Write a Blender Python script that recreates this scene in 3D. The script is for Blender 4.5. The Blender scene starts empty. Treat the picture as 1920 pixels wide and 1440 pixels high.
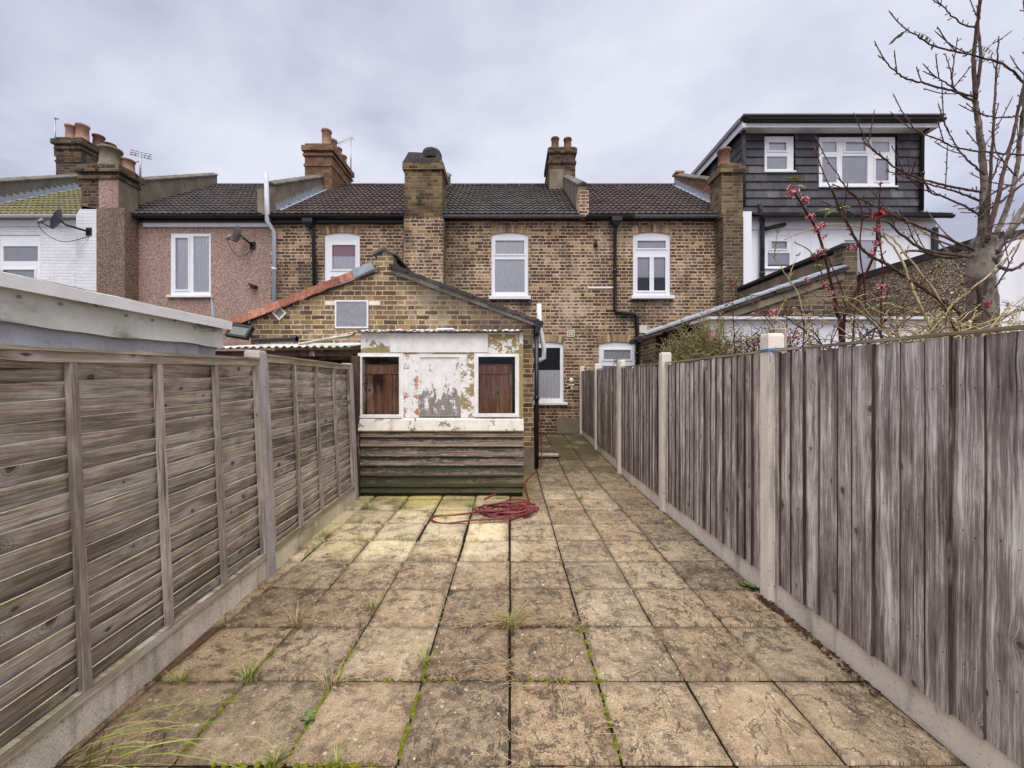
import bpy, math, random
from mathutils import Vector, Matrix, noise as mnoise
R = math.radians
scene = bpy.context.scene
COL = scene.collection
# ------------------------------------------------------------------ camera, world, sun, exposure
EYE = 1.52
cam_d = bpy.data.cameras.new("camera"); cam = bpy.data.objects.new("camera", cam_d); COL.objects.link(cam)
cam.location = (0, 0, EYE); cam.rotation_euler = (R(90), 0, 0)
cam_d.sensor_width = 36; cam_d.lens = 740 / 1920 * 36
cam_d.shift_x = 3 / 1920; cam_d.shift_y = -2 / 1920
cam_d.clip_start = 0.05; cam_d.clip_end = 2000
scene.camera = cam
F, CX, CY = 740.0, 957.0, 718.0
def P(px, py, Y):            # photograph pixel at depth Y -> point in the place
    return Vector(((px - CX) / F * Y, Y, EYE - (py - CY) / F * Y))
SUN_EL, SUN_AZ = R(58), R(178)      # azimuth clockwise from +Y (house side); 180 = behind the camera
world = bpy.data.worlds.new("World"); scene.world = world; world.use_nodes = True
def build_world():
    nt = world.node_tree; nt.nodes.clear(); L = nt.links.new
    out = nt.nodes.new('ShaderNodeOutputWorld')
    sky = nt.nodes.new('ShaderNodeTexSky'); sky.sky_type = 'NISHITA'; sky.sun_disc = False
    sky.sun_elevation = SUN_EL; sky.sun_rotation = SUN_AZ; sky.air_density = 1.0; sky.dust_density = 2.0
    b1 = nt.nodes.new('ShaderNodeBackground'); b1.inputs[1].default_value = 0.08; L(sky.outputs[0], b1.inputs[0])
    tc = nt.nodes.new('ShaderNodeTexCoord')
    sep = nt.nodes.new('ShaderNodeSeparateXYZ'); L(tc.outputs['Generated'], sep.inputs[0])
    # project the view direction on a cloud layer: x/(z+.25), y/(z+.25)
    def M(op, a, b=None):
        n = nt.nodes.new('ShaderNodeMath'); n.operation = op
        for i, v in enumerate((a, b)):
            if v is None: continue
            if hasattr(v, 'links'): L(v, n.inputs[i])
            else: n.inputs[i].default_value = v
        return n.outputs[0]
    zz = M('MAXIMUM', sep.outputs[2], 0.0)
    den = M('ADD', zz, 0.28)
    cmb = nt.nodes.new('ShaderNodeCombineXYZ')
    L(M('DIVIDE', sep.outputs[0], den), cmb.inputs[0]); L(M('DIVIDE', sep.outputs[1], den), cmb.inputs[1])
    cmb.inputs[2].default_value = 3.7
    n1 = nt.nodes.new('ShaderNodeTexNoise'); L(cmb.outputs[0], n1.inputs['Vector'])
    n1.inputs['Scale'].default_value = 1.25; n1.inputs['Detail'].default_value = 5; n1.inputs['Roughness'].default_value = 0.5
    n1.inputs['Distortion'].default_value = 0.35
    n2 = nt.nodes.new('ShaderNodeTexNoise'); L(cmb.outputs[0], n2.inputs['Vector'])
    n2.inputs['Scale'].default_value = 3.4; n2.inputs['Detail'].default_value = 6; n2.inputs['Roughness'].default_value = 0.55
    f = M('ADD', M('MULTIPLY', n1.outputs[0], 0.72), M('MULTIPLY', n2.outputs[0], 0.28))
    rp = nt.nodes.new('ShaderNodeValToRGB'); L(f, rp.inputs[0])
    e = rp.color_ramp.elements
    e[0].position = 0.38; e[0].color = (0.50, 0.515, 0.67, 1)
    e[1].position = 0.60; e[1].color = (0.84, 0.86, 0.975, 1)
    m = rp.color_ramp.elements.new(0.47); m.color = (0.655, 0.675, 0.835, 1)
    # overcast sky: brightened above the view to add fill light on the ground
    mr = nt.nodes.new('ShaderNodeMapRange'); mr.inputs[1].default_value = 0.72; mr.inputs[2].default_value = 1.0
    mr.inputs[3].default_value = 1.0; mr.inputs[4].default_value = 4.0; L(sep.outputs[2], mr.inputs[0])
    hi = nt.nodes.new('ShaderNodeMix'); hi.data_type = 'RGBA'; L(M('MULTIPLY', M('SUBTRACT', mr.outputs[0], 1.0), .33), hi.inputs[0])
    L(rp.outputs[0], hi.inputs[6]); hi.inputs[7].default_value = (.80, .77, .74, 1)      # whitened above the view so the fill is less lilac
    b2 = nt.nodes.new('ShaderNodeBackground'); L(hi.outputs[2], b2.inputs[0]); L(mr.outputs[0], b2.inputs[1])
    mx = nt.nodes.new('ShaderNodeMixShader'); mx.inputs[0].default_value = 0.93
    L(b1.outputs[0], mx.inputs[1]); L(b2.outputs[0], mx.inputs[2]); L(mx.outputs[0], out.inputs[0])
build_world()
sun_d = bpy.data.lights.new("sun", 'SUN'); sun = bpy.data.objects.new("sun", sun_d); COL.objects.link(sun)
sun_d.energy = 2.7; sun_d.angle = R(50); sun_d.color = (1.0, 0.965, 0.91)
sd = Vector((math.sin(SUN_AZ) * math.cos(SUN_EL), math.cos(SUN_AZ) * math.cos(SUN_EL), math.sin(SUN_EL)))
sun.rotation_euler = sd.to_track_quat('Z', 'Y').to_euler(); sun.location = (0, -5, 20)
vs = scene.view_settings
scene.display_settings.display_device = 'sRGB'
vs.view_transform = 'Standard'; vs.look = 'None'; vs.exposure = 0.0; vs.gamma = 1.0; vs.use_curve_mapping = False

# ------------------------------------------------------------------ mesh builder
rnd = random.Random(7)
class MB:
    def __init__(s): s.v = []; s.f = []; s.m = []; s.c = []; s.sm = []
    def add(s, vs_, fs, mi=0, cid=None, smooth=False):
        o = len(s.v); s.v += [tuple(p) for p in vs_]
        c = rnd.random() if cid is None else cid
        for f in fs:
            s.f.append(tuple(i + o for i in f)); s.m.append(mi); s.c.append(c); s.sm.append(smooth)
        return s
    def quad(s, a, b, c, d, mi=0, cid=None): return s.add([a, b, c, d], [(0, 1, 2, 3)], mi, cid)
    def poly(s, pts, mi=0, cid=None): return s.add(pts, [tuple(range(len(pts)))], mi, cid)
    def box(s, x0, x1, y0, y1, z0, z1, mi=0, cid=None, T=None):
        x0, x1 = min(x0, x1), max(x0, x1); y0, y1 = min(y0, y1), max(y0, y1); z0, z1 = min(z0, z1), max(z0, z1)
        p = [Vector(q) for q in ((x0,y0,z0),(x1,y0,z0),(x1,y1,z0),(x0,y1,z0),(x0,y0,z1),(x1,y0,z1),(x1,y1,z1),(x0,y1,z1))]
        if T: p = [T @ q for q in p]
        return s.add(p, [(3,2,1,0),(4,5,6,7),(0,1,5,4),(1,2,6,5),(2,3,7,6),(3,0,4,7)], mi, cid)
    def bbox(s, x0, x1, y0, y1, z0, z1, b=0.005, mi=0, cid=None, T=None):   # box with chamfered edges
        x0, x1 = min(x0, x1), max(x0, x1); y0, y1 = min(y0, y1), max(y0, y1); z0, z1 = min(z0, z1), max(z0, z1)
        b = min(b, (x1-x0)*.3, (y1-y0)*.3, (z1-z0)*.3)
        V = []; idx = {}
        for ix, X in ((0,x0),(1,x1)):
            for iy, Y in ((0,y0),(1,y1)):
                for iz, Z in ((0,z0),(1,z1)):
                    sx, sy, sz = (1,-1)[ix], (1,-1)[iy], (1,-1)[iz]
                    for ax, q in enumerate(((X, Y+sy*b, Z+sz*b), (X+sx*b, Y, Z+sz*b), (X+sx*b, Y+sy*b, Z))):
                        idx[ix,iy,iz,ax] = len(V); V.append(Vector(q))
        I = idx; fs = []
        for k in (0,1):
            q = [I[k,0,0,0],I[k,1,0,0],I[k,1,1,0],I[k,0,1,0]]; fs.append(tuple(q if k else q[::-1]))
            q = [I[0,k,0,1],I[0,k,1,1],I[1,k,1,1],I[1,k,0,1]]; fs.append(tuple(q if k else q[::-1]))
            q = [I[0,0,k,2],I[1,0,k,2],I[1,1,k,2],I[0,1,k,2]]; fs.append(tuple(q if k else q[::-1]))
        for a in (0,1):
            for c in (0,1):
                fl = (a == c)
                q = [I[a,c,0,0],I[a,c,1,0],I[a,c,1,1],I[a,c,0,1]]; fs.append(tuple(q[::-1] if not fl else q))
                q = [I[a,0,c,0],I[a,1,c,0],I[a,1,c,2],I[a,0,c,2]]; fs.append(tuple(q if not fl else q[::-1]))
                q = [I[0,a,c,1],I[1,a,c,1],I[1,a,c,2],I[0,a,c,2]]; fs.append(tuple(q[::-1] if not fl else q))
                for d in (0,1):
                    q = [I[a,c,d,0],I[a,c,d,1],I[a,c,d,2]]; fs.append(tuple(q if (a+c+d) % 2 == 1 else q[::-1]))
        if T: V = [T @ q for q in V]
        return s.add(V, fs, mi, cid)
    def prism(s, poly, d, mi=0, cid=None):       # polygon (3D points) pushed along vector d
        n = len(poly); d = Vector(d); a = [Vector(p) for p in poly]; b = [p + d for p in a]
        return s.add(a + b, [tuple(range(n))[::-1], tuple(range(n, 2*n))] + [(i, (i+1) % n, (i+1) % n + n, i + n) for i in range(n)], mi, cid)
    def tube(s, path, r, n=8, mi=0, cid=None, cap=True, smooth=True):
        path = [Vector(p) for p in path]; k = len(path)
        rs = r if isinstance(r, (list, tuple)) else [r] * k
        V = []; up = None
        for i, p in enumerate(path):
            t = (path[min(i+1, k-1)] - path[max(i-1, 0)])
            t = t.normalized() if t.length > 1e-9 else Vector((0,0,1))
            if up is None:
                up = Vector((0,0,1)) if abs(t.z) < .9 else Vector((1,0,0))
            a = t.cross(up)
            if a.length < 1e-6: a = t.cross(Vector((0.3,1,0.2)))
            a.normalize(); b = a.cross(t).normalized(); up = b
            for j in range(n):
                th = 2*math.pi*j/n
                V.append(p + (a*math.cos(th) + b*math.sin(th)) * rs[i])
        fs = [(i*n+j, i*n+(j+1) % n, (i+1)*n+(j+1) % n, (i+1)*n+j) for i in range(k-1) for j in range(n)]
        s.add(V, fs, mi, cid, smooth)
        if cap:
            o = len(s.v) - len(V)
            c = s.c[-1]
            s.f.append(tuple(o + j for j in range(n))[::-1]); s.f.append(tuple(o + (k-1)*n + j for j in range(n)))
            s.m += [mi]*2; s.c += [c]*2; s.sm += [False]*2
        return s
    def lathe(s, prof, c, n=20, mi=0, cid=None, smooth=True):   # prof: (r, z)
        c = Vector(c); V = []
        for r, z in prof:
            for j in range(n):
                th = 2*math.pi*j/n; V.append(c + Vector((r*math.cos(th), r*math.sin(th), z)))
        fs = [(i*n+j, i*n+(j+1) % n, (i+1)*n+(j+1) % n, (i+1)*n+j) for i in range(len(prof)-1) for j in range(n)]
        return s.add(V, fs, mi, cid, smooth)
    def grid(s, fn, nu, nv, mi=0, cid=None, smooth=True):
        V = [fn(i/nu, j/nv) for j in range(nv+1) for i in range(nu+1)]
        fs = [(j*(nu+1)+i, j*(nu+1)+i+1, (j+1)*(nu+1)+i+1, (j+1)*(nu+1)+i) for j in range(nv) for i in range(nu)]
        return s.add(V, fs, mi, cid, smooth)
    def panel(s, X0, X1, Z0, Z1, yf, yb, holes=(), mi=0, cid=None, ri=None):
        # slab in the XZ plane from y=yf (front) to yb with rectangular holes and their reveals
        ri = mi if ri is None else ri
        c = rnd.random() if cid is None else cid
        xs = sorted({X0, X1} | {h[0] for h in holes} | {h[1] for h in holes}); zs = sorted({Z0, Z1} | {h[2] for h in holes} | {h[3] for h in holes})
        xs = [x for x in xs if X0 <= x <= X1]; zs = [z for z in zs if Z0 <= z <= Z1]
        for i in range(len(xs)-1):
            for j in range(len(zs)-1):
                x, z = (xs[i]+xs[i+1])/2, (zs[j]+zs[j+1])/2
                if any(h[0] < x < h[1] and h[2] < z < h[3] for h in holes): continue
                a, b, e, d = xs[i], xs[i+1], zs[j], zs[j+1]
                s.quad((a,yf,e),(b,yf,e),(b,yf,d),(a,yf,d), mi, c)
                s.quad((a,yb,e),(a,yb,d),(b,yb,d),(b,yb,e), mi, c)
        for (a, b, e, d) in holes:
            s.quad((a,yf,e),(a,yf,d),(a,yb,d),(a,yb,e), ri, c); s.quad((b,yf,e),(b,yb,e),(b,yb,d),(b,yf,d), ri, c)
            s.quad((a,yf,e),(a,yb,e),(b,yb,e),(b,yf,e), ri, c); s.quad((a,yf,d),(b,yf,d),(b,yb,d),(a,yb,d), ri, c)
        s.quad((X0,yf,Z0),(X0,yf,Z1),(X0,yb,Z1),(X0,yb,Z0), mi, c); s.quad((X1,yf,Z0),(X1,yb,Z0),(X1,yb,Z1),(X1,yf,Z1), mi, c)
        s.quad((X0,yf,Z1),(X1,yf,Z1),(X1,yb,Z1),(X0,yb,Z1), mi, c); s.quad((X0,yf,Z0),(X0,yb,Z0),(X1,yb,Z0),(X1,yf,Z0), mi, c)
        return s
    def room(s, x0, x1, z0, z1, y0, y1, mi=1):   # dark room behind an opening
        for q in (((x0,y1,z0),(x0,y1,z1),(x1,y1,z1),(x1,y1,z0)), ((x0,y0,z0),(x0,y1,z0),(x1,y1,z0),(x1,y0,z0)), ((x0,y0,z1),(x1,y0,z1),(x1,y1,z1),(x0,y1,z1)),
                  ((x0,y0,z0),(x0,y0,z1),(x0,y1,z1),(x0,y1,z0)), ((x1,y0,z0),(x1,y1,z0),(x1,y1,z1),(x1,y0,z1))): s.quad(*q, mi=mi, cid=.5)
        return s
    def build(s, name, mats, parent=None, loc=None):
        base = Vector(loc) if loc is not None else Vector((0,0,0))
        p = parent
        while p is not None: base += p.location; p = p.parent
        me = bpy.data.meshes.new(name)
        me.from_pydata([(x-base.x, y-base.y, z-base.z) for x, y, z in s.v], [], s.f)
        for m in (mats if isinstance(mats, (list, tuple)) else [mats]): me.materials.append(m)
        me.polygons.foreach_set('material_index', s.m); me.polygons.foreach_set('use_smooth', s.sm)
        uv = me.uv_layers.new(name='UVMap'); me.update()
        buf = [0.0] * (2*len(me.loops))
        for pl in me.polygons:
            n = pl.normal; ax, ay, az = abs(n.x), abs(n.y), abs(n.z)
            k = 2 if (az > ax and az > ay) else (1 if ay >= ax else 0)
            for li in pl.loop_indices:
                x, y, z = s.v[me.loops[li].vertex_index]
                buf[2*li], buf[2*li+1] = ((y, z), (x, z), (x, y))[k]
        uv.data.foreach_set('uv', buf)
        at = me.attributes.new('cid', 'FLOAT', 'FACE'); at.data.foreach_set('value', s.c)
        o = bpy.data.objects.new(name, me); COL.objects.link(o)
        if loc is not None: o.location = loc
        if parent: o.parent = parent
        return o
def tag(o, label=None, cat=None, group=None, kind=None):
    if label: o['label'] = label
    if cat: o['category'] = cat
    if group: o['group'] = group
    if kind: o['kind'] = kind
    return o
def thing(name, label, cat, loc=(0,0,0), group=None):
    o = bpy.data.objects.new(name, None); COL.objects.link(o); o.location = loc; o.empty_display_size = .2
    return tag(o, label, cat, group)
def smoothpath(pts, n=6):        # Catmull-Rom through points
    pts = [Vector(p) for p in pts]; out = []
    for i in range(len(pts)-1):
        p0, p1, p2, p3 = pts[max(i-1,0)], pts[i], pts[i+1], pts[min(i+2, len(pts)-1)]
        for k in range(n):
            t = k/n
            out.append(.5*((2*p1) + (p2-p0)*t + (2*p0-5*p1+4*p2-p3)*t*t + (3*p1-p0-3*p2+p3)*t**3))
    out.append(pts[-1]); return out

# ------------------------------------------------------------------ node helpers
def rgb(r, g, b, k=1.0):
    f = lambda c: (c/255/12.92 if c/255 <= .04045 else ((c/255+.055)/1.055)**2.4) * k
    return (f(r), f(g), f(b), 1)
class S:
    def __init__(s, g, sock): s.g, s.k = g, sock
    def __add__(s, o): return s.g.m('ADD', s, o)
    def __radd__(s, o): return s.g.m('ADD', s, o)
    def __sub__(s, o): return s.g.m('SUBTRACT', s, o)
    def __rsub__(s, o): return s.g.m('SUBTRACT', o, s)
    def __mul__(s, o): return s.g.m('MULTIPLY', s, o)
    def __rmul__(s, o): return s.g.m('MULTIPLY', s, o)
    def __truediv__(s, o): return s.g.m('DIVIDE', s, o)
class G:
    def __init__(s, name, rough=.85, spec=.3):
        s.mat = bpy.data.materials.new(name); s.mat.use_nodes = True
        s.nt = s.mat.node_tree; s.nt.nodes.clear()
        s.out = s.nt.nodes.new('ShaderNodeOutputMaterial'); s.b = s.nt.nodes.new('ShaderNodeBsdfPrincipled')
        s.nt.links.new(s.b.outputs[0], s.out.inputs[0])
        s.b.inputs['Roughness'].default_value = rough; s.b.inputs['Specular IOR Level'].default_value = spec
    def set(s, inp, v):
        if isinstance(v, S): s.nt.links.new(v.k, inp)
        elif v is not None:
            try: inp.default_value = v
            except Exception: inp.default_value = tuple(v)[:3]
    def n(s, typ, ins=None, out=0, **props):
        nd = s.nt.nodes.new('ShaderNode' + typ)
        for k, v in props.items(): setattr(nd, k, v)
        for k, v in (ins or {}).items(): s.set(nd.inputs[k], v)
        return S(s, nd.outputs[out])
    def m(s, op, a, b=None, c=None):
        ins = {0: a}
        if b is not None: ins[1] = b
        if c is not None: ins[2] = c
        return s.n('Math', ins, operation=op)
    def ss(s, x, lo, hi, a=0.0, b=1.0):
        return s.n('MapRange', {0: x, 1: lo, 2: hi, 3: a, 4: b}, interpolation_type='SMOOTHSTEP')
    def mix(s, f, a, b, mode='MIX'):
        nd = s.nt.nodes.new('ShaderNodeMix'); nd.data_type = 'RGBA'; nd.blend_type = mode
        s.set(nd.inputs[0], f); s.set(nd.inputs[6], a); s.set(nd.inputs[7], b); return S(s, nd.outputs[2])
    def ramp(s, f, stops):
        nd = s.nt.nodes.new('ShaderNodeValToRGB'); s.set(nd.inputs[0], f); e = nd.color_ramp.elements
        while len(e) < len(stops): e.new(.5)
        for k, (p, c) in enumerate(stops): e[k].position = p; e[k].color = c
        return S(s, nd.outputs[0])
    def uv(s): return s.n('UVMap', uv_map='UVMap')
    def cid(s): return s.n('Attribute', out=2, attribute_name='cid')
    def pos(s): return s.n('NewGeometry')
    def xyz(s, v):
        nd = s.nt.nodes.new('ShaderNodeSeparateXYZ'); s.set(nd.inputs[0], v); return [S(s, o) for o in nd.outputs]
    def vec(s, x=0.0, y=0.0, z=0.0): return s.n('CombineXYZ', {0: x, 1: y, 2: z})
    def noise(s, v, sc, det=4, rough=.55, dist=0.0):
        return s.n('TexNoise', {'Vector': v, 'Scale': sc, 'Detail': det, 'Roughness': rough, 'Distortion': dist})
    def white(s, v): return s.n('TexWhiteNoise', {'Vector': v}, noise_dimensions='3D')
    def bump(s, h, st=.5, d=.02): s.set(s.b.inputs['Normal'], s.n('Bump', {'Strength': st, 'Distance': d, 'Height': h}))
    def col(s, c): s.set(s.b.inputs['Base Color'], c)
    def rough(s, c): s.set(s.b.inputs['Roughness'], c)
# ------------------------------------------------------------------ materials
def plain(name, c, rough=.6, spec=.4, var=.25, scale=6.0, bump=.0, metal=0.0):
    g = G(name, rough, spec); p = g.pos()
    n = g.noise(p, scale, 5, .6); n2 = g.noise(p, scale*7, 3, .6)
    f = n*.7 + n2*.3
    k = g.ss(f, .3, .7, 1-var, 1+var*.6)
    g.col(g.mix(1.0, c, g.vec(k, k, k), 'MULTIPLY'))
    g.b.inputs['Metallic'].default_value = metal
    if bump: g.bump(n2, bump, .01)
    return g.mat
def brick_nodes(g, smear=.012, thin=.0035, RH=.084, BP=.36):
    u, v, _ = g.xyz(g.uv())
    pv = g.vec(u, v, 0.0)
    w1 = g.noise(pv, 9, 2) - .5; w2 = g.noise(g.vec(u, v, 5.3), 9, 2) - .5
    u = u + w1*.016; v = v + w2*.014
    row = g.m('FLOOR', v/RH); fv = g.m('FRACT', v/RH)
    uu = u/BP + g.m('FLOORED_MODULO', row, 2.0)*.5 + g.white(g.vec(row, 3.3, 1.0))*.14
    ci = g.m('FLOOR', uu); fu = g.m('FRACT', uu)
    head = g.m('GREATER_THAN', fu, .667)
    du = g.m('MINIMUM', g.m('MINIMUM', fu, 1.0 - fu), g.m('ABSOLUTE', fu - .667))*BP
    dv = g.m('MINIMUM', fv, 1.0 - fv)*RH
    d = g.m('MINIMUM', du, dv)
    edge = g.noise(pv, 45, 3, .7); big = g.noise(pv, .9, 4, .6)
    mid = g.noise(pv, 5, 4, .7)
    th = thin + g.ss(big*.6+mid*.4, .45, .62)*smear + (edge-.5)*.010
    mort = 1.0 - g.ss(d - th, -.0015, .0025)
    idv = g.vec(ci*2.0 + head, row, 1.7)
    wn = g.white(idv); wn2 = g.white(g.vec(row, ci*2.0 + head, 9.1))
    return pv, mort, wn, wn2, edge, big, mid, d
def brick(name, cols, mortar, soot=.5, smear=.012, tone=1.0, thin=.0035, extra=None, streak=True, sootcol=(.035,.032,.03,1)):
    g = G(name, .92, .2)
    pv, mort, wn, wn2, edge, big, mid, d = brick_nodes(g, smear, thin)
    n = len(cols); base = g.ramp(wn, [(i/(n-1) if n > 1 else 0, c) for i, c in enumerate(cols)])
    k = g.ss(edge, .25, .75, .62, 1.3)
    base = g.mix(1.0, base, g.vec(k, k, k), 'MULTIPLY')
    fl = g.ss(g.noise(pv, 24, 4, .75), .56, .68)          # pale mortar smears over faces
    base = g.mix(fl*g.ss(big, .35, .6)*.55, base, mortar)
    mk = g.ss(g.noise(pv, 60, 2), .3, .7, .75, 1.15)
    mc = g.mix(1.0, mortar, g.vec(mk, mk, mk), 'MULTIPLY')
    mc = g.mix(g.ss(g.noise(pv, 1.6, 3, .6), .54, .72)*.45, mc, (.13,.11,.085,1))
    fade = g.ss(big*.7 + g.noise(pv, 2.4, 4, .65)*.3, .51, .60)*.72
    base = g.mix(fade*g.ss(wn2, .15, .5), base, g.mix(.8, base, mortar))
    c = g.mix(mort, base, mc)
    P3 = g.pos()
    so = g.noise(P3, .55, 5, .62, .3)
    x, y, z = g.xyz(P3)
    st = g.noise(g.vec(x*2.2, y*2.2, z*.25), 1.0, 4, .6)
    ex = extra(g, x, y, z, st) if extra else 0.0
    sm = g.ss(so*.62 + st*.38 + ex + .012, .49, .70)*soot
    c = g.mix(sm, c, sootcol)
    c = g.mix(1.0, c, (tone, tone, tone, 1), 'MULTIPLY')
    g.col(c)
    h = g.ss(d, 0.0, .010)*.8 + edge*.35 - mort*.15
    g.bump(h, .7, .012)
    return g.mat
TAN = [rgb(62,48,42), rgb(92,72,58), rgb(78,60,50), rgb(112,88,70), rgb(70,56,48), rgb(150,122,94), rgb(88,66,56), rgb(104,84,64), rgb(182,150,112), rgb(80,64,54), rgb(120,96,76)]
TAN2 = [rgb(72,60,50), rgb(116,94,70), rgb(160,132,96), rgb(98,78,62), rgb(132,108,80), rgb(84,68,56), rgb(172,144,104), rgb(110,90,70)]
DARK = [rgb(48,42,40), rgb(66,56,50), rgb(84,68,56), rgb(110,88,66), rgb(58,50,46), rgb(128,100,72)]
REDD = [rgb(130,94,72), rgb(108,80,64), rgb(142,106,80), rgb(88,68,57), rgb(152,118,90)]
MORT = rgb(206,180,154)
M = {}
def sills(g, x, y, z, n):      # run-off stains under the sills and beside the bent downpipe
    o = 0.0
    for x0, x1, zt, zb in ((3.05, 4.35, 3.75, 2.9), (-.6, .6, 3.72, 3.2), (2.75, 3.6, 3.3, 2.2), (-6.2, -4.9, 4.6, 2.6)):
        o = g.ss(x, x0, x0+.2)*(1.0 - g.ss(x, x1-.2, x1))*g.ss(z + (n-.5)*.5, zb, zt-.1)*(1.0 - g.ss(z, zt, zt+.1))*.15 + o
    return o
def verge(g, x, y, z, n):      # darker brick under the right-hand verge, fading downwards
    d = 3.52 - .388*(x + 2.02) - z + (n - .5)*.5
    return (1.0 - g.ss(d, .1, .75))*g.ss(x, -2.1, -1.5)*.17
M['brick'] = brick('stock_brick', TAN, MORT, .62, .015, 1.04, .0080, sills)
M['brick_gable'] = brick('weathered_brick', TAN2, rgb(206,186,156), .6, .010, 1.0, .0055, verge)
M['brick_dark'] = brick('sooty_brick', DARK, rgb(140,126,106), .6, .006)
M['brick_stack'] = brick('sooty_stack_brick', TAN2, rgb(160,140,114), .95, .008, .72, .005)
M['brick_red'] = brick('reddish_brick', REDD, rgb(140,120,98), .45, .004)
M['brick_base'] = brick('dark_base_brick', DARK, rgb(110,96,82), .65, .004, .8)
def arch_mat():
    g = G('arch_brick', .92, .2); u, v, _ = g.xyz(g.uv())
    ci = g.cid(); k = g.noise(g.vec(u, v), 40, 3)
    c = g.ramp(g.white(g.vec(ci*91.0, ci*13.0, .3)), [(0, rgb(112,92,76)), (.4, rgb(168,140,108)), (.7, rgb(204,174,136)), (1, rgb(140,114,90))])
    kk = g.ss(k, .3, .7, .7, 1.2); g.col(g.mix(1.0, c, g.vec(kk,kk,kk), 'MULTIPLY')); g.bump(k, .4, .01); return g.mat
M['arch'] = arch_mat()
def white_brick():
    g = G('painted_brick', .7, .35)
    pv, mort, wn, wn2, edge, big, mid, d = brick_nodes(g, .002)
    k = g.ss(g.noise(pv, 2.2, 5, .65), .3, .7, .86, 1.02)
    c = g.mix(mort*.22, g.mix(1.0, rgb(232,232,238), g.vec(k,k,k), 'MULTIPLY'), rgb(150,150,156))
    fl = g.ss(g.noise(pv, 13, 4, .7)*.5 + g.noise(pv, .9, 2)*.5, .60, .64)
    g.col(g.mix(fl*.8, c, rgb(150,136,118)))
    g.bump(g.ss(d, 0., .012) + edge*.4, .6, .008); return g.mat
M['white_brick'] = white_brick()
def render_white():
    g = G('white_render', .75, .3); p = g.pos(); x, y, z = g.xyz(p)
    st = g.noise(g.vec(x*3, y*3, z*.4), 1.2, 5, .65)
    c = g.mix(g.ss(st, .52, .75)*.35, rgb(236,236,242), rgb(176,174,176)); g.col(c)
    g.bump(g.noise(p, 50, 3), .25, .005); return g.mat
M['render'] = render_white()
def pebble(name, cols, sc=26, stain=.5, stc=(.09,.075,.06,1)):
    g = G(name, .95, .2); p = g.pos()
    v = g.n('TexVoronoi', {'Vector': p, 'Scale': sc*3.2}, out=1); vd = g.n('TexVoronoi', {'Vector': p, 'Scale': sc*3.2}, out=0)
    f = g.m('ADD', g.xyz(v)[0]*.75, g.noise(p, sc, 3, .7)*.35 - .05)
    c = g.ramp(f, [(.12, cols[0]), (.42, cols[1]), (.66, cols[2]), (.92, cols[3])])
    x, y, z = g.xyz(p); s_ = g.noise(g.vec(x*1.6, y*1.6, z*.35), .8, 5, .6)
    g.col(g.mix(g.ss(s_, .46, .72)*stain, c, stc)); g.bump(1.0 - vd*1.2, .8, .012); return g.mat
M['pebble_pink'] = pebble('pink_pebbledash', [rgb(96,76,70), rgb(168,136,124), rgb(190,160,146), rgb(226,206,194)], stain=.22)
M['pebble_brown'] = pebble('brown_pebbledash', [rgb(60,50,44), rgb(120,98,84), rgb(150,126,110), rgb(200,180,162)], stain=.45)
M['pebble_grey'] = pebble('grey_pebbledash', [rgb(74,62,50), rgb(124,106,86), rgb(146,126,102), rgb(226,214,196)], sc=20, stain=.22)
def roof(name, a, b, moss=0.0, mosscol=rgb(112,104,52)):
    g = G(name, .85, .3); ci = g.cid(); p = g.pos()
    c = g.mix(g.white(g.vec(ci*57., 1.0, ci*9.)), a, b)
    k = g.ss(g.noise(p, 14, 5, .7), .28, .72, .6, 1.35); c = g.mix(1.0, c, g.vec(k,k,k), 'MULTIPLY')
    sp = g.ss(g.noise(p, 46, 2, .6), .66, .72); c = g.mix(sp*.5, c, rgb(150,146,140))
    if moss:
        mm = g.ss(g.noise(p, 1.4, 5, .7)*.6 + g.noise(p, 11, 3)*.4, .42, .58)*moss; c = g.mix(mm, c, mosscol)
    g.col(c); g.bump(g.noise(p, 40, 3), .4, .01); return g.mat
M['roof_brown'] = roof('brown_roof_tile', rgb(58,47,46), rgb(82,68,64))
M['roof_black'] = roof('charcoal_roof_tile', rgb(56,50,49), rgb(80,72,69))
M['roof_moss'] = roof('mossy_roof_tile', rgb(92,90,74), rgb(116,112,88), .9, rgb(118,112,66))
M['roof_grey'] = roof('dark_roof_tile', rgb(52,46,49), rgb(74,66,69), .1)
def slate():
    g = G('hung_slate', .62, .4); ci = g.cid(); p = g.pos()
    c = g.ramp(g.white(g.vec(ci*41., ci*7., .2)), [(0, rgb(56,53,58)), (.6, rgb(70,67,73)), (.9, rgb(80,77,83)), (1, rgb(104,101,106))])
    k = g.ss(g.noise(p, 9, 5, .7), .3, .7, .8, 1.2); g.col(g.mix(1.0, c, g.vec(k,k,k), 'MULTIPLY')); return g.mat
M['slate'] = slate()
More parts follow.
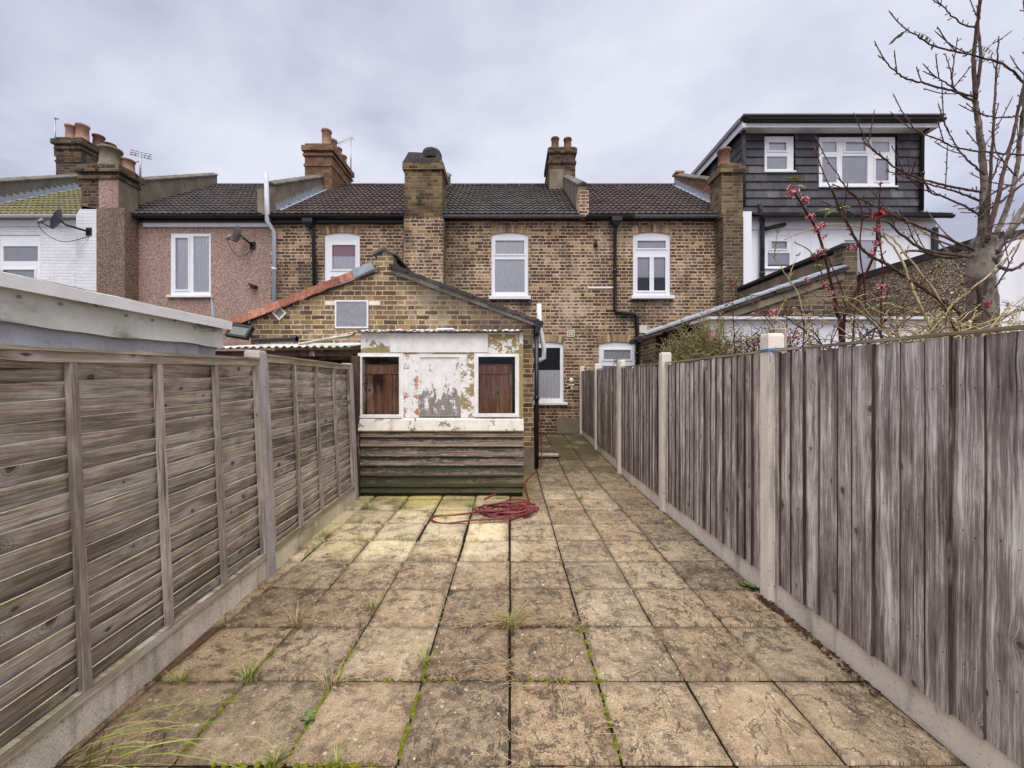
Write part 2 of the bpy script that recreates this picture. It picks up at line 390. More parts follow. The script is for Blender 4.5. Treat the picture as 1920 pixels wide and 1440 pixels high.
def concrete(name, a, b, agg=.5, moss=0.0):
    g = G(name, .92, .2); p = g.pos(); x, y, z = g.xyz(p)
    st = g.noise(g.vec(x*2, y*2, z*1.0), 1.5, 6, .65)
    c = g.mix(g.ss(st, .35, .68), a, b)
    sp = g.noise(p, 130, 2, .5); c = g.mix(g.ss(sp, .5, .75)*agg, c, rgb(96,90,82)); c = g.mix(g.ss(sp, .5, .25)*agg, c, rgb(226,220,208))
    drip = g.noise(g.vec(x*9, y*9, z*1.2), 1.0, 4, .6); c = g.mix(g.ss(drip, .52, .72)*.55, c, rgb(126,116,102)); lic = g.ss(g.noise(p, 38, 4, .7), .60, .64); c = g.mix(lic*.35, c, rgb(96,90,80))
    if moss: c = g.mix(g.ss(g.noise(p, 2.2, 5, .7), .5, .62)*moss, c, rgb(104,104,50))
    g.col(c); g.bump(sp*.6 + g.noise(p, 14, 4)*.6, .5, .006); return g.mat
M['concrete'] = concrete('fence_concrete', rgb(240,230,218), rgb(220,210,196), .2)
M['concrete_grey'] = concrete('grey_concrete', rgb(232,222,202), rgb(200,190,170), .6, .15)
M['concrete_post'] = concrete('left_post_concrete', rgb(186,178,174), rgb(158,150,146), .3, .1)
M['concrete_mossy'] = concrete('mossy_concrete', rgb(232,222,196), rgb(206,196,168), .4, .45)
M['cement'] = concrete('cement_render', rgb(140,128,108), rgb(108,98,84), .2)
M['cement_dark'] = concrete('dark_coping_tile', rgb(112,106,100), rgb(78,74,72), .2, .15)
def wood(name, vert=True, dark=rgb(72,62,60), mid=rgb(128,116,110), pale=rgb(176,166,158), tint=rgb(112,86,66), tintamt=.3, moss=0.0, base_brown=0.0, knots=1.0, wet=0.0, con=1.0):
    g = G(name, .9, .2)
    a, b, _ = g.xyz(g.uv())
    u, v = (a, b) if vert else (b, a)                    # u across the grain, v along it
    ci = g.cid(); r1 = g.white(g.vec(ci*77., .3, ci*3.)); r2 = g.white(g.vec(.7, ci*53., ci)); r3 = g.white(g.vec(ci*29., ci*17., .9))
    uo = u + r1*7.0; vo = v + r2*9.0
    kx, ky = 8.0, 2.1
    kpos = g.n('TexVoronoi', {'Vector': g.vec(uo*kx, vo*ky, 0.0), 'Scale': 1.0, 'Randomness': 1.0}, out=2, voronoi_dimensions='2D')
    px, py, _z = g.xyz(kpos)
    hid = g.vec(g.m('FLOOR', px*3.1), g.m('FLOOR', py*3.1), 2.0)
    h1 = g.white(hid); h2 = g.white(g.vec(g.m('FLOOR', py*3.1), g.m('FLOOR', px*3.1), 5.0))
    nz = g.noise(g.vec(uo*40, vo*30), 1.0, 3) - .5
    dx = (px - uo*kx)/kx; dy = (py - vo*ky)/ky*(.35 + h2*.6)
    kd = g.m('SQRT', dx*dx + dy*dy)/(.6 + h2*h2*1.9) + nz*.008
    on = g.m('GREATER_THAN', h1, 1.0 - .5*knots)
    warp = on*.028/(1.0 + (kd/.02)*(kd/.02))
    wav = (g.noise(g.vec(uo*3, vo*1.1), 1.0, 3) - .5)*.05
    gu = uo + warp*g.m('SIGN', dx) + wav
    g1 = g.noise(g.vec(gu*85, vo*2.2, ci*5.), 1.0, 6, .75); g2 = g.noise(g.vec(gu*280, vo*9., 2.2), 1.0, 4, .7)
    g3 = g.noise(g.vec(gu*20, vo*.8, 7.7), 1.0, 4, .6); g4 = g.noise(g.vec(uo*7, vo*2.4, 1.7), 1.0, 5, .65)
    f = g.m('ADD', (g1*.46 + g2*.26 + g3*.34 + g4*.34 - .70)*con*1.9 + .5, (r3 - .5)*.15)
    c = g.ramp(f, [(.22, dark), (.48, mid), (.70, pale)])
    tn = g.noise(g.vec(uo*3.5, vo*1.1, 4.), 1.0, 4)
    c = g.mix(g.ss(tn, .46, .66)*tintamt, c, tint)
    core = on*(1.0 - g.ss(kd, .004, .010)); halo = on*g.ss(kd, .008, .014)*(1.0 - g.ss(kd, .016, .06))*g.ss(g4, .35, .6)
    ring = on*(1.0 - g.ss(kd, .006, .04))*g.ss(g.m('SINE', kd*1100. + nz*6.), -.1, .7)
    c = g.mix(halo*.75, c, rgb(214,206,198)); c = g.mix(ring*.5, c, rgb(78,64,58)); c = g.mix(core*.7, c, rgb(52,44,40))
    crack = g.ss(g.noise(g.vec(gu*52, vo*.8, 11.), 1.0, 2), .66, .70); c = g.mix(crack*.8, c, rgb(40,34,32))
    P3 = g.pos(); x, y, z = g.xyz(P3)
    if base_brown:
        bb = (1.0 - g.ss(z + (g.noise(g.vec(x*4, y*9, z), 1.0, 3) - .5)*1.1, .1, .9))*base_brown
        c = g.mix(bb*.45, c, rgb(120,96,84))
    if moss:
        mm = g.ss(g.noise(P3, 2.3, 5, .7), .5, .66)*moss; c = g.mix(mm, c, rgb(118,114,66))
    g.col(c); g.bump(g1*.7 + g2*.5 + g3*.4 - core - crack, .7, .006); return g.mat
M['wood_v'] = wood('weathered_vertical_board', True, rgb(74,65,61), rgb(160,151,146), rgb(248,244,240), rgb(106,90,84), .3, 0, .65, 1.3, con=.98)
M['wood_h'] = wood('weathered_lap_board', False, rgb(84,75,68), rgb(162,150,138), rgb(232,222,208), rgb(150,122,100), .34, .3, 0, 1.2, con=1.05)
M['wood_edge'] = plain('pale_board_edge', rgb(206,196,162), .9, .2, .5, 7)
M['batten'] = wood('weathered_batten', True, rgb(90,80,74), rgb(154,142,132), rgb(206,194,182), rgb(136,116,88), .3, .2, 0, .4)
M['rail'] = wood('weathered_rail', False, rgb(92,82,70), rgb(158,146,128), rgb(200,188,168), rgb(140,126,84), .35, .3, 0, .4)
M['wood_red'] = wood('brown_door_board', True, rgb(110,78,62), rgb(172,126,102), rgb(206,164,136), rgb(128,86,68), .4, 0, 0, .6)
M['wood_post'] = wood('brown_painted_timber', True, rgb(44,30,30), rgb(74,52,48), rgb(96,74,66), rgb(60,40,38), .4, .1, 0, .3)
M['plank'] = wood('offcut_plank', False, rgb(110,100,88), rgb(168,158,144), rgb(206,196,180), rgb(140,120,96), .3, .1)
def peel(name, paint, under, under2, amt=.5, sc=3.0, lowgrad=0.0, zc=(0,1), vert=True, grime=.25, stretch=1.0):
    g = G(name, .75, .3); P3 = g.pos(); x, y, z = g.xyz(P3)
    q = g.vec(x*stretch, y*stretch, z)
    n = g.noise(q, sc, 6, .68, .4)*.7 + g.noise(q, sc*5, 4, .7)*.3
    th = n
    if lowgrad: th = n + (1.0 - g.ss(z, zc[0], zc[1]))*lowgrad
    msk = g.ss(th, 1.0-amt-.006, 1.0-amt+.006)
    rim = g.ss(th, 1.0-amt-.03, 1.0-amt)*(1.0 - msk)
    gr = g.noise(g.vec(x*60, y*60, z*2.5), 1.0, 4, .65) if vert else g.noise(g.vec(x*2.5, y*2.5, z*80), 1.0, 4, .65)
    un = g.mix(g.ss(gr, .35, .65), under, under2)
    k = g.ss(g.noise(P3, 8, 5, .7), .3, .7, .86, 1.04)
    pc = g.mix(1.0, paint, g.vec(k,k,k), 'MULTIPLY')
    dirt = g.ss(g.noise(g.vec(x*6, y*6, z*1.2), 1.0, 5, .7), .55, .72)*grime
    pc = g.mix(dirt, pc, rgb(150,132,110)); crk = g.ss(g.noise(P3, 30, 3, .8, 1.5), .66, .69)
    pc = g.mix(crk*.6, pc, rgb(120,104,88))
    c = g.mix(msk, pc, un); g.col(g.mix(rim*.25, c, rgb(120,110,96))); g.bump((1.0 - msk)*.8 + gr*.25, .6, .006); return g.mat
WHT = rgb(243,241,239); OLV = rgb(166,150,104); OLV2 = rgb(150,134,88)
M['peel_white'] = peel('peeling_white_paint', WHT, OLV, OLV2, .42, 3.0, .14, (1.9, 2.12))
M['peel_olive'] = peel('olive_under_peeling_white', WHT, OLV, OLV2, .495, 3.6)
M['peel_red'] = peel('white_paint_with_red_flakes', WHT, rgb(176,96,74), rgb(196,150,130), .455, 7)
M['peel_panel'] = peel('panel_paint_worn_to_grey_wood', WHT, rgb(128,120,116), rgb(160,152,148), .405, 5.0, .17, (1.05, 1.7), True, .1, 2.0)
M['peel_fascia'] = peel('white_fascia_paint', WHT, rgb(150,140,134), rgb(170,160,150), .36, 9, grime=.1)
M['peel_sill'] = peel('flaking_sill_paint', rgb(228,222,212), rgb(140,120,104), rgb(160,140,124), .42, 6, vert=False, grime=.5)
def cladding():
    g = G('green_brown_cladding', .85, .25); P3 = g.pos(); x, y, z = g.xyz(P3); ci = g.cid()
    gr = g.noise(g.vec(x*2.0, ci*9., z*90), 1.0, 5, .7)
    n = g.noise(g.vec(x*1.3, ci*7., z*6), 1.0, 6, .7, .5)*.5 + g.noise(g.vec(x*14, ci*3., z*60), 1.0, 5, .75)*.5
    fz = g.m('FRACT', (z - .055)/.1245)
    th = n + (.5 - fz)*.22 + g.ss(x, -1.7, .2)*.05 + g.ss(z, .2, .85)*.06 - .055
    bare = g.ss(th, .49, .56)
    wood_ = g.mix(g.ss(gr, .35, .65), rgb(92,78,68), rgb(160,142,126)); paint = g.mix(g.ss(gr, .3, .7), rgb(54,54,46), rgb(86,84,72))
    c = g.mix(bare*.9, paint, wood_)
    pk = g.ss(g.noise(g.vec(x*5, ci*2., z*40), 1.0, 5, .7), .58, .64)*g.ss(z, .25, .5); c = g.mix(pk*.6, c, rgb(190,168,150))
    gm = (1.0 - g.ss(z + (g.noise(P3, 3, 4) - .5)*.35, .06, .42)); c = g.mix(gm*.8, c, rgb(56,56,24))
    g.col(c); g.bump(gr*.6 - bare*.2, .6, .006); return g.mat
M['cladding'] = cladding()
def slab_mat():
    g = G('paving_slab', .88, .3); P3 = g.pos(); x, y, z = g.xyz(P3); ci = g.cid()
    r1 = g.white(g.vec(ci*37., 1.1, ci*5.)); r2 = g.white(g.vec(2.2, ci*61., .4)); r3 = g.white(g.vec(ci*19., ci*83., 3.)); r4 = g.white(g.vec(ci*7., ci*43., 6.))
    q = g.vec(x + r1*13., y + r2*11., 0.0)
    a = g.noise(q, 3.4, 6, .7, .25); b = g.noise(q, 22, 7, .78); b2 = g.noise(q, 55, 5, .75); fine = g.noise(q, 170, 3, .6)
    ln = g.m('ABSOLUTE', g.noise(g.vec(x*1.0 + r1*13., y*.6 + r2*11., 0.), 4.0, 5, .62, .5) - .5)
    vein = (1.0 - g.ss(ln, .002, .011))*g.ss(b, .40, .58)*g.ss(r4 + g.ss(x, -.6, .6)*.35, .25, .7)
    f = a*.30 + b*.40 + b2*.30 + (r3 - .5)*.085 + .012
    base = g.ramp(f, [(.36, rgb(80,70,58)), (.455, rgb(142,126,106)), (.53, rgb(182,164,138)), (.65, rgb(218,202,174))])
    base = g.mix(r1*.4, base, g.mix(1.0, base, rgb(250,226,208), 'MULTIPLY')); base = g.mix(r2*.35, base, g.mix(1.0, base, rgb(205,196,176), 'MULTIPLY'))
    cx = g.ss(x + (r4 - .5)*.3, .06, -.12); cy = g.ss(y + (g.noise(P3, 3.0, 5, .65) - .5)*1.3, 3.15, 3.6)
    clean = cx*cy*g.ss(a*.7 + b*.3 + r3*.10, .42, .58)*(.55 + r2*.45)
    pale = g.mix(g.ss(g.noise(q, 9, 6, .7), .35, .65), rgb(214,194,150), rgb(250,236,202))
    base = g.mix(clean*.8, base, pale)
    lz_ = g.noise(P3, .9, 4, .6)
    lich = g.ss(g.noise(q, 9, 8, .85), .515, .575)*g.ss(lz_, .34, .52)*(1.0 - clean*.8)
    base = g.mix(lich*.8, base, rgb(82,72,64))
    base = g.mix(vein*.75*(1.0-clean*.4), base, rgb(62,52,46))
    dk = g.ss(b2*.6 + g.noise(q, 110, 4, .75)*.4, .54, .585)*(1.0 - clean*.7)*g.ss(lz_, .22, .5); base = g.mix(dk*.78, base, rgb(70,60,52))
    vq = g.vec(x + r1*3., y, 0.)
    vd = g.n('TexVoronoi', {'Vector': vq, 'Scale': 30.0}, out=0, voronoi_dimensions='2D'); vc = g.n('TexVoronoi', {'Vector': vq, 'Scale': 30.0}, out=1, voronoi_dimensions='2D')
    c0, c1, c2 = g.xyz(vc)
    dot = g.m('LESS_THAN', vd + fine*.12, g.m('POWER', c0, 6.0)*.34 - .03); base = g.mix(dot*.6, base, g.mix(c1, rgb(208,186,150), rgb(238,230,216)))
    k = g.ss(fine, .3, .7, .72, 1.22); base = g.mix(1.0, base, g.vec(k,k,k), 'MULTIPLY')
    alg = g.ss(y + (g.noise(P3, 2.0, 4) - .5)*2.0, 5.3, 7.9)*g.ss(g.noise(P3, 3.0, 5, .7), .25, .5)
    base = g.mix(alg*.82, base, rgb(62,58,30))
    al2 = g.ss(y + (g.noise(P3, 3.0, 4) - .5)*.8, 4.5, 5.3)*g.ss(x, .5, .1)*g.ss(b, .3, .6); base = g.mix(al2*.8, base, rgb(118,112,44))
    al3 = g.ss(g.noise(P3, 1.1, 5, .6), .46, .62)*g.ss(x, 0., -1.1)*g.ss(y, 3.2, 4.2); base = g.mix(al3*.6, base, rgb(196,178,96))
    wet = g.m('LESS_THAN', x, -1.80)*g.ss(y, 2.0, 2.04)*(1.0 - g.ss(y, 2.44, 2.48)); base = g.mix(wet*.75, base, rgb(84,54,28))
    lw = g.ss(x, -1.0, -1.6)*(1.0 - g.ss(y, 2.9, 3.3)); base = g.mix(lw*.4, base, g.mix(1.0, base, rgb(190,170,130), 'MULTIPLY'))
    g.col(base); g.bump(a*.9 + b*.7 + b2*.35 + fine*.1 - vein*.4 - lich*.1, .9, .02); return g.mat
M['slab'] = slab_mat()
def soil_mat(name, a, b, sc=20):
    g = G(name, .95, .15); p = g.pos(); g.col(g.mix(g.ss(g.noise(p, sc, 6, .75), .35, .65), a, b)); g.bump(g.noise(p, sc*2, 5), .8, .02); return g.mat
M['joint'] = soil_mat('joint_soil', rgb(20,15,12), rgb(44,36,27), 30)
M['soil'] = soil_mat('garden_soil', rgb(70,58,44), rgb(104,92,64), 5)
M['moss'] = soil_mat('bright_moss', rgb(78,84,20), rgb(128,132,40), 40)
M['debris'] = soil_mat('leaf_litter', rgb(56,38,30), rgb(104,74,56), 60)
M['upvc'] = plain('white_plastic_frame', rgb(236,236,240), .35, .5, .05, 3)
M['trim'] = plain('white_painted_trim', rgb(232,232,236), .5, .4, .1, 4)
M['white_old'] = plain('grubby_white_plastic', rgb(224,226,232), .5, .4, .14, 6)
M['black'] = plain('black_plastic', rgb(28,28,34), .4, .5, .3, 8)
M['grey_gutter'] = plain('grey_gutter', rgb(112,112,114), .55, .4, .25, 9)
M['grey_pipe'] = plain('grey_pipe', rgb(198,200,210), .5, .4, .12, 5)
M['terracotta'] = plain('terracotta_pot', rgb(170,132,116), .85, .2, .3, 9, .2)
M['pot_brown'] = plain('sooted_clay_pot', rgb(130,96,80), .85, .2, .35, 9, .2)
M['pot_grey'] = plain('grey_clay_pot', rgb(128,120,104), .85, .2, .3, 9, .2)
M['orange_tile'] = roof('orange_verge_tile', rgb(136,84,68), rgb(204,142,118))
M['lead'] = plain('lead_flashing', rgb(152,158,168), .55, .5, .25, 12, .3)
M['interior'] = plain('dark_room', rgb(58,56,56), .9, .1, .3, 2)
M['interior_pale'] = plain('pale_room', rgb(150,156,160), .9, .1, .1, 2)
M['grey_board'] = plain('grey_painted_board', rgb(138,138,144), .7, .3, .14, 14, .2)
M['felt'] = plain('roofing_felt', rgb(62,58,58), .95, .15, .35, 12, .4)
M['alu'] = plain('aluminium', rgb(168,166,170), .4, .5, .2, 9, 0, .6)
M['dish'] = plain('dish_grey', rgb(84,84,92), .5, .4, .15, 6)
M['rust'] = plain('brown_iron', rgb(72,48,42), .8, .3, .4, 20, .3)
M['hose'] = plain('maroon_hose', rgb(118,46,50), .45, .45, .3, 30)
M['twine'] = plain('blue_twine', rgb(66,128,170), .8, .2, .2, 50)
M['glasslamp'] = plain('lamp_glass', rgb(120,122,112), .15, .6, .15, 5)
def tin():
    g = G('corrugated_sheet', .6, .4); p = g.pos(); x, y, z = g.xyz(p)
    c = g.mix(g.ss(g.noise(g.vec(x*2, y*.7, z), 2.0, 5, .7), .4, .7), rgb(216,214,210), rgb(150,144,134)); g.col(c); return g.mat
M['tin'] = tin()
def shed_fascia():
    g = G('stained_fascia_sheet', .7, .3); p = g.pos(); x, y, z = g.xyz(p)
    c = g.mix(g.ss(g.noise(p, 2.2, 6, .65), .35, .66), rgb(240,238,224), rgb(212,210,194))
    gm = g.ss(g.noise(g.vec(x, y*1.1, z*2.0), 2.2, 5, .6), .52, .66); c = g.mix(gm*.75, c, rgb(104,102,58))
    st = g.noise(g.vec(x, y*14, z*1.5), 1.0, 4, .6); c = g.mix(g.ss(st, .56, .72)*.35, c, rgb(204,202,194))
    wp = g.ss(g.noise(g.vec(x, y*1.4, z*1.0), 1.6, 4, .55), .60, .62); c = g.mix(wp*.8, c, rgb(214,210,200))
    g.col(c); g.bump(g.noise(p, 30, 4), .3, .01); return g.mat
M['fascia_sheet'] = shed_fascia()
M['shed_wall'] = concrete('grey_shed_render', rgb(214,214,216), rgb(186,186,188), .2)
def glass(nm, ior, add):
    g = G(nm); nt = g.nt
    tr = nt.nodes.new('ShaderNodeBsdfTransparent'); tr.inputs[0].default_value = (1,1,1,1)
    gl = nt.nodes.new('ShaderNodeBsdfGlossy'); gl.inputs['Roughness'].default_value = .02
    fr = nt.nodes.new('ShaderNodeFresnel'); fr.inputs[0].default_value = ior
    mx = nt.nodes.new('ShaderNodeMixShader'); mr = g.m('ADD', S(g, fr.outputs[0])*1.0, add)
    g.set(mx.inputs[0], mr); nt.links.new(tr.outputs[0], mx.inputs[1]); nt.links.new(gl.outputs[0], mx.inputs[2]); nt.links.new(mx.outputs[0], g.out.inputs[0]); return g.mat
M['glass'] = glass('window_glass', 1.5, .07)
M['glass_single'] = glass('old_single_glass', 1.42, .0)
def lace(name, c, dens=.75, pat=True):
    g = G(name, .9, .1); p = g.pos(); x, y, z = g.xyz(p)
    f = g.noise(g.vec(x*40, y*40, z*6), 1.0, 3)
    if pat:
        w = g.m('SINE', x*70. + g.m('SINE', z*25.)*.6)*.5 + .5; f = f*.6 + w*.2 + g.noise(g.vec(x*30, y, z*30), 1.0, 4)*.25
    k = g.ss(f, .25, .7, .88, 1.05); g.col(g.mix(1.0, c, g.vec(k,k,k), 'MULTIPLY'))
    g.b.inputs['Alpha'].default_value = dens
    if pat: g.set(g.b.inputs['Alpha'], g.ss(f, .15, .5, dens-.14, dens+.03))
    return g.mat
M['net'] = lace('net_curtain', rgb(248,249,252), .985, False)
M['lace'] = lace('lace_curtain', rgb(246,247,251), .98, True)
M['blind_and_sky_tone'] = plain('roller_blind_and_sky_tone', rgb(220,220,228), .8, .2, .06, 3)  # also backs the dormer panes in place of a sky reflection
M['pelmet'] = plain('pink_pelmet', rgb(206,160,166), .8, .2, .06, 3)
def bark(name, a, b, c2, sc=14):
    g = G(name, .9, .25); p = g.pos(); x, y, z = g.xyz(p)
    n = g.noise(g.vec(x, y, z*.6), sc, 5, .7); c = g.mix(g.ss(n, .35, .62), a, b)
    c = g.mix(g.ss(g.noise(p, 3.5, 4), .52, .64)*.6, c, c2); g.col(c); g.bump(n, .8, .012); return g.mat
M['bark'] = bark('grey_bark', rgb(72,63,57), rgb(134,123,114), rgb(158,148,138), 22)
M['twig'] = bark('brown_twig', rgb(66,50,46), rgb(104,84,76), rgb(80,66,62))
M['stem_red'] = bark('dark_red_stem', rgb(58,26,28), rgb(86,44,44), rgb(70,40,40))
M['cane_straw'] = bark('straw_cane', rgb(128,116,82), rgb(186,170,130), rgb(150,128,96))
M['stem_green'] = bark('olive_stem', rgb(88,82,52), rgb(130,120,84), rgb(104,92,68))
M['scrub'] = bark('grey_green_scrub', rgb(104,98,66), rgb(160,148,108), rgb(124,108,82))
def leafm(name, a, b):
    g = G(name, .6, .35); ci = g.cid(); g.col(g.mix(g.white(g.vec(ci*31., ci*7., .5)), a, b)); return g.mat
M['leaf'] = leafm('green_leaf', rgb(84,104,50), rgb(146,152,78))
M['leaf_scrub'] = leafm('scrub_leaf', rgb(124,120,74), rgb(196,184,128))
M['grass'] = leafm('grass_blade', rgb(92,110,44), rgb(170,176,92))
M['straw'] = leafm('dry_grass', rgb(150,124,92), rgb(196,170,132))
M['flower'] = leafm('pink_blossom', rgb(206,92,116), rgb(246,196,204))
M['flower_red'] = leafm('dry_red_blossom', rgb(140,40,46), rgb(190,90,90))
M['leaf_dark'] = leafm('dark_leaf', rgb(70,92,48), rgb(122,142,76))
M['ornament'] = plain('glazed_ornament', rgb(220,216,206), .35, .5, .15, 30)
M['vent'] = plain('cream_vent', rgb(222,214,196), .6, .3, .08, 8)
M['soot_cap'] = plain('dark_mortar_cap', rgb(64,60,58), .95, .15, .4, 14, .5)
M['dry_flower'] = leafm('cream_leaf', rgb(200,180,120), rgb(222,210,160))

M['edge_dark'] = wood('dark_board_edge', True, rgb(48,38,36), rgb(88,72,66), rgb(128,110,102), rgb(70,54,48), .3, 0, 0, .2)  # darker brown wood on the near edge faces of the boards

M['roof_sheet_white'] = plain('white_roof_sheet', rgb(246,244,238), .5, .4, .10, 7)
# ------------------------------------------------------------------ ground, patio
def ground_z(Y): return 0.0 if Y < 6 else min((Y - 6)*.052, .22)
mb = MB()
mb.grid(lambda u, v: (-60 + 120*u, -30 + 110*v, -.06 if (-30+110*v) < 6 else -.06 + min(((-30+110*v)-6)*.052, .22)), 40, 60, smooth=False)
tag(mb.build('ground', M['soil']), kind='structure')
def left_x(Y): return -1.79 - .05*(Y - .5)        # foot of the left fence
def build_patio():
    r = random.Random(3)
    base = MB(); base.grid(lambda u, v: (-2.35 + 4.25*u, -1.0 + 11.3*v, ground_z(-1 + 11.3*v) - (.027 if (-1 + 11.3*v > 3.1 and -2.35 + 4.25*u < .1) else .0155)), 42, 80, smooth=False)
    tag(base.build('joint_bed', M['joint']), kind='structure')
    sl = MB()
    ys = [1.575 + .4507*k for k in range(-6, 20)]
    for i in range(len(ys)-1):
        y0, y1 = ys[i], ys[i+1]
        if y1 > 10.3: y1 = 10.29
        for k in range(-5, 4):
            x0, x1 = -.003 + .45*k, -.003 + .45*(k+1)
            if k == -5: x0 = left_x((y0+y1)/2) - .03 + .03
            if k == 3: x1 = 1.825
            if y0 > 5.25 and x1 < .16: continue
            if y0 > 5.0 and x1 < -.0 and y0 > 5.2: continue
            g0 = .0115; rough = (y0 > 3.2 and x1 < .05)
            gap = g0*.5 + r.random()*.003 + (r.random()*.012 if rough else 0)
            z = r.uniform(-.003, .003) + (r.uniform(-.006, .006) if rough else 0)
            tx, ty = r.uniform(-.006, .006), r.uniform(-.008, .008)
            if rough: tx *= 1.8; ty *= 1.6; z += .007
            n = 12; sd = r.random()*50; c = r.random()
            ax0, ax1, ay0, ay1 = x0+gap, x1-gap, y0+gap*1.15, y1-gap*1.15
            jx = [r.uniform(-.004, .004) for _ in range(4)]
            def fn(u, v):
                # outermost ring is the rounded arris going down
                eu = min(max((u*n-1)/(n-2), 0), 1); ev = min(max((v*n-1)/(n-2), 0), 1)
                X = ax0 + (ax1-ax0)*eu; Y = ay0 + (ay1-ay0)*ev
                out = (u <= 0 or u >= 1 or v <= 0 or v >= 1)
                Z = z + tx*(eu-.5) + ty*(ev-.5) + ground_z(Y)
                if not out:
                    Z += (mnoise.noise((X*6+sd, Y*6, sd)) * .0035 + mnoise.noise((X*17+sd, Y*17, sd))*.0018)
                    e = min(eu, 1-eu, ev, 1-ev)
                    if e < .04: Z -= .004
                    wob = mnoise.noise((X*12+sd, Y*12, 3.3))*.004
                    if e <= 0.0: X += wob; Y += wob
                else: Z -= .05
                return (X, Y, Z)
            sl.grid(fn, n, n, 0, c, smooth=True)
    tag(sl.build('patio', M['slab']), kind='structure')
build_patio()

# ------------------------------------------------------------------ house parts
def window(house, X0, X1, Z0, Z1, Y, panes, curtain=None, sill=None, rec=.035, bar=.05, arch=0.0, fmat='upvc', gl='glass', name='window', label=None, extra=None):
    W, H = X1-X0, Z1-Z0; yf = Y + rec
    holes = []; fr = MB()
    ft = 0.0 if not arch else arch
    for p in panes:
        holes.append((X0+W*p[0], X0+W*p[1], Z0+H*p[2], Z0+H*p[3]))
    fr.panel(X0, X1, Z0, Z1, yf, yf+.06, holes)
    for p, h in zip(panes, holes):
        if p[4]:      # opening sash: a proud rim round the pane
            b = .028; a0, a1, c0, c1 = h
            sh = MB()
            fr.panel(a0-b, a1+b, c0-b, c1+b, yf-.016, yf-.001, [(a0+.012, a1-.012, c0+.012, c1-.012)])
    w = fr.build(name, M[fmat], house)
    if label: w['label'] = label
    for h in holes:
        g = MB(); g.quad((h[0]-.004, yf+.03, h[2]-.004), (h[1]+.004, yf+.03, h[2]-.004), (h[1]+.004, yf+.03, h[3]+.004), (h[0]-.004, yf+.03, h[3]+.004)); g.build('pane', M[gl], w)
    if sill:
        s_ = MB(); s_.bbox(X0-sill[0], X1+sill[0], Y-sill[1], yf, Z0-sill[2], Z0-.002, .006); s_.build('sill', M[sill[3]], w)
    if curtain:
        kind, z0, z1, xa, xb = curtain; cu = MB()
        a, b = X0 + W*xa, X0 + W*xb; zz0, zz1 = Z0 + H*z0, Z0 + H*z1; nf = max(3, int((b-a)/.09)); ph = rnd.random()*6
        if kind in ('net', 'lace'):
            cu.grid(lambda u, v: (a+(b-a)*u, yf+.043 + .004*math.sin(u*nf*6.283+ph) + .003*math.sin(u*nf*17+2*ph), zz0+(zz1-zz0)*v + (.012*math.sin(u*nf*6.283) if v == 0 else 0)), 90, 4)
            cu.build('curtain', M[kind], w)
        else:
            cu.box(a, b, yf+.040, yf+.046, zz0, zz1); cu.build('blind_and_sky_tone', M[kind], w)
    return w
def arch_head(house, X0, X1, Z1, Y, rise=.06, h=.23, skew=.18):
    """gauged brick segmental arch standing 3 mm proud; its curved soffit covers the corners of the square opening"""
    m_ = MB(); n = 13; xc = (X0+X1)/2; hw = (X1-X0)/2
    for i in range(n):
        def pt(t, top):
            s_ = -1 + 2*t
            x = xc + s_*(hw + (skew*h if top else 0)); z = Z1 - rise*s_*s_ if not top else Z1 + h - .10 + .1*(1 - s_*s_)*.6
            return x, z
        t0, t1 = i/n + .004, (i+1)/n - .004
        q = [pt(t0,0), pt(t1,0), pt(t1,1), pt(t0,1)]
        m_.prism([(x, Y-.004, z) for x, z in q], (0, .09, 0))
    m_.build('window_arch', M['arch'], house)
def arch_filler(w, X0, X1, Z1, Y, rise):      # white curved head filler between frame and arch
    pass
def tiled(mb, X0, X1, Ye, Ze, Yr, Zr, gauge=.31, roll=.15, amp=.024, step=.036, clip=None):
    L = math.hypot(Yr-Ye, Zr-Ze); rows = max(2, round(L/gauge)); d = Vector((0, (Yr-Ye)/L, (Zr-Ze)/L)); nn = Vector((0, -d.z, d.y))
    if nn.z < 0: nn = -nn
    nx = max(2, int((X1-X0)/roll)); sub = 5
    for i in range(rows):
        s0, s1 = L*i/rows - .02, L*(i+1)/rows
        offs = random.Random(i*7+int(X0*10)).uniform(-.004, .004)
        for j in range(nx):
            xa, xb = X0 + (X1-X0)*j/nx, X0 + (X1-X0)*(j+1)/nx
            if clip and clip((xa+xb)/2, s0): continue
            cid = rnd.random() if j % 2 == 0 else mb.c[-1]
            V = []; lift = rnd.uniform(-.003, .004)
            for (s_, off) in ((s0, -.012), (s0, step), (s1, .004)):
                for k in range(sub+1):
                    u = k/sub; h = amp*(.5 + .5*math.cos(6.283*(u-.35)))**1.4 if off > -.01 else 0
                    V.append(Vector((xa+(xb-xa)*u, Ye, Ze)) + d*(s_+offs) + nn*(off + h + (lift if off == step else 0)))
            q = sub+1
            fs = [(r_*q+k, r_*q+k+1, (r_+1)*q+k+1, (r_+1)*q+k) for r_ in (0, 1) for k in range(sub)]
            mb.add(V, fs, 0, cid)
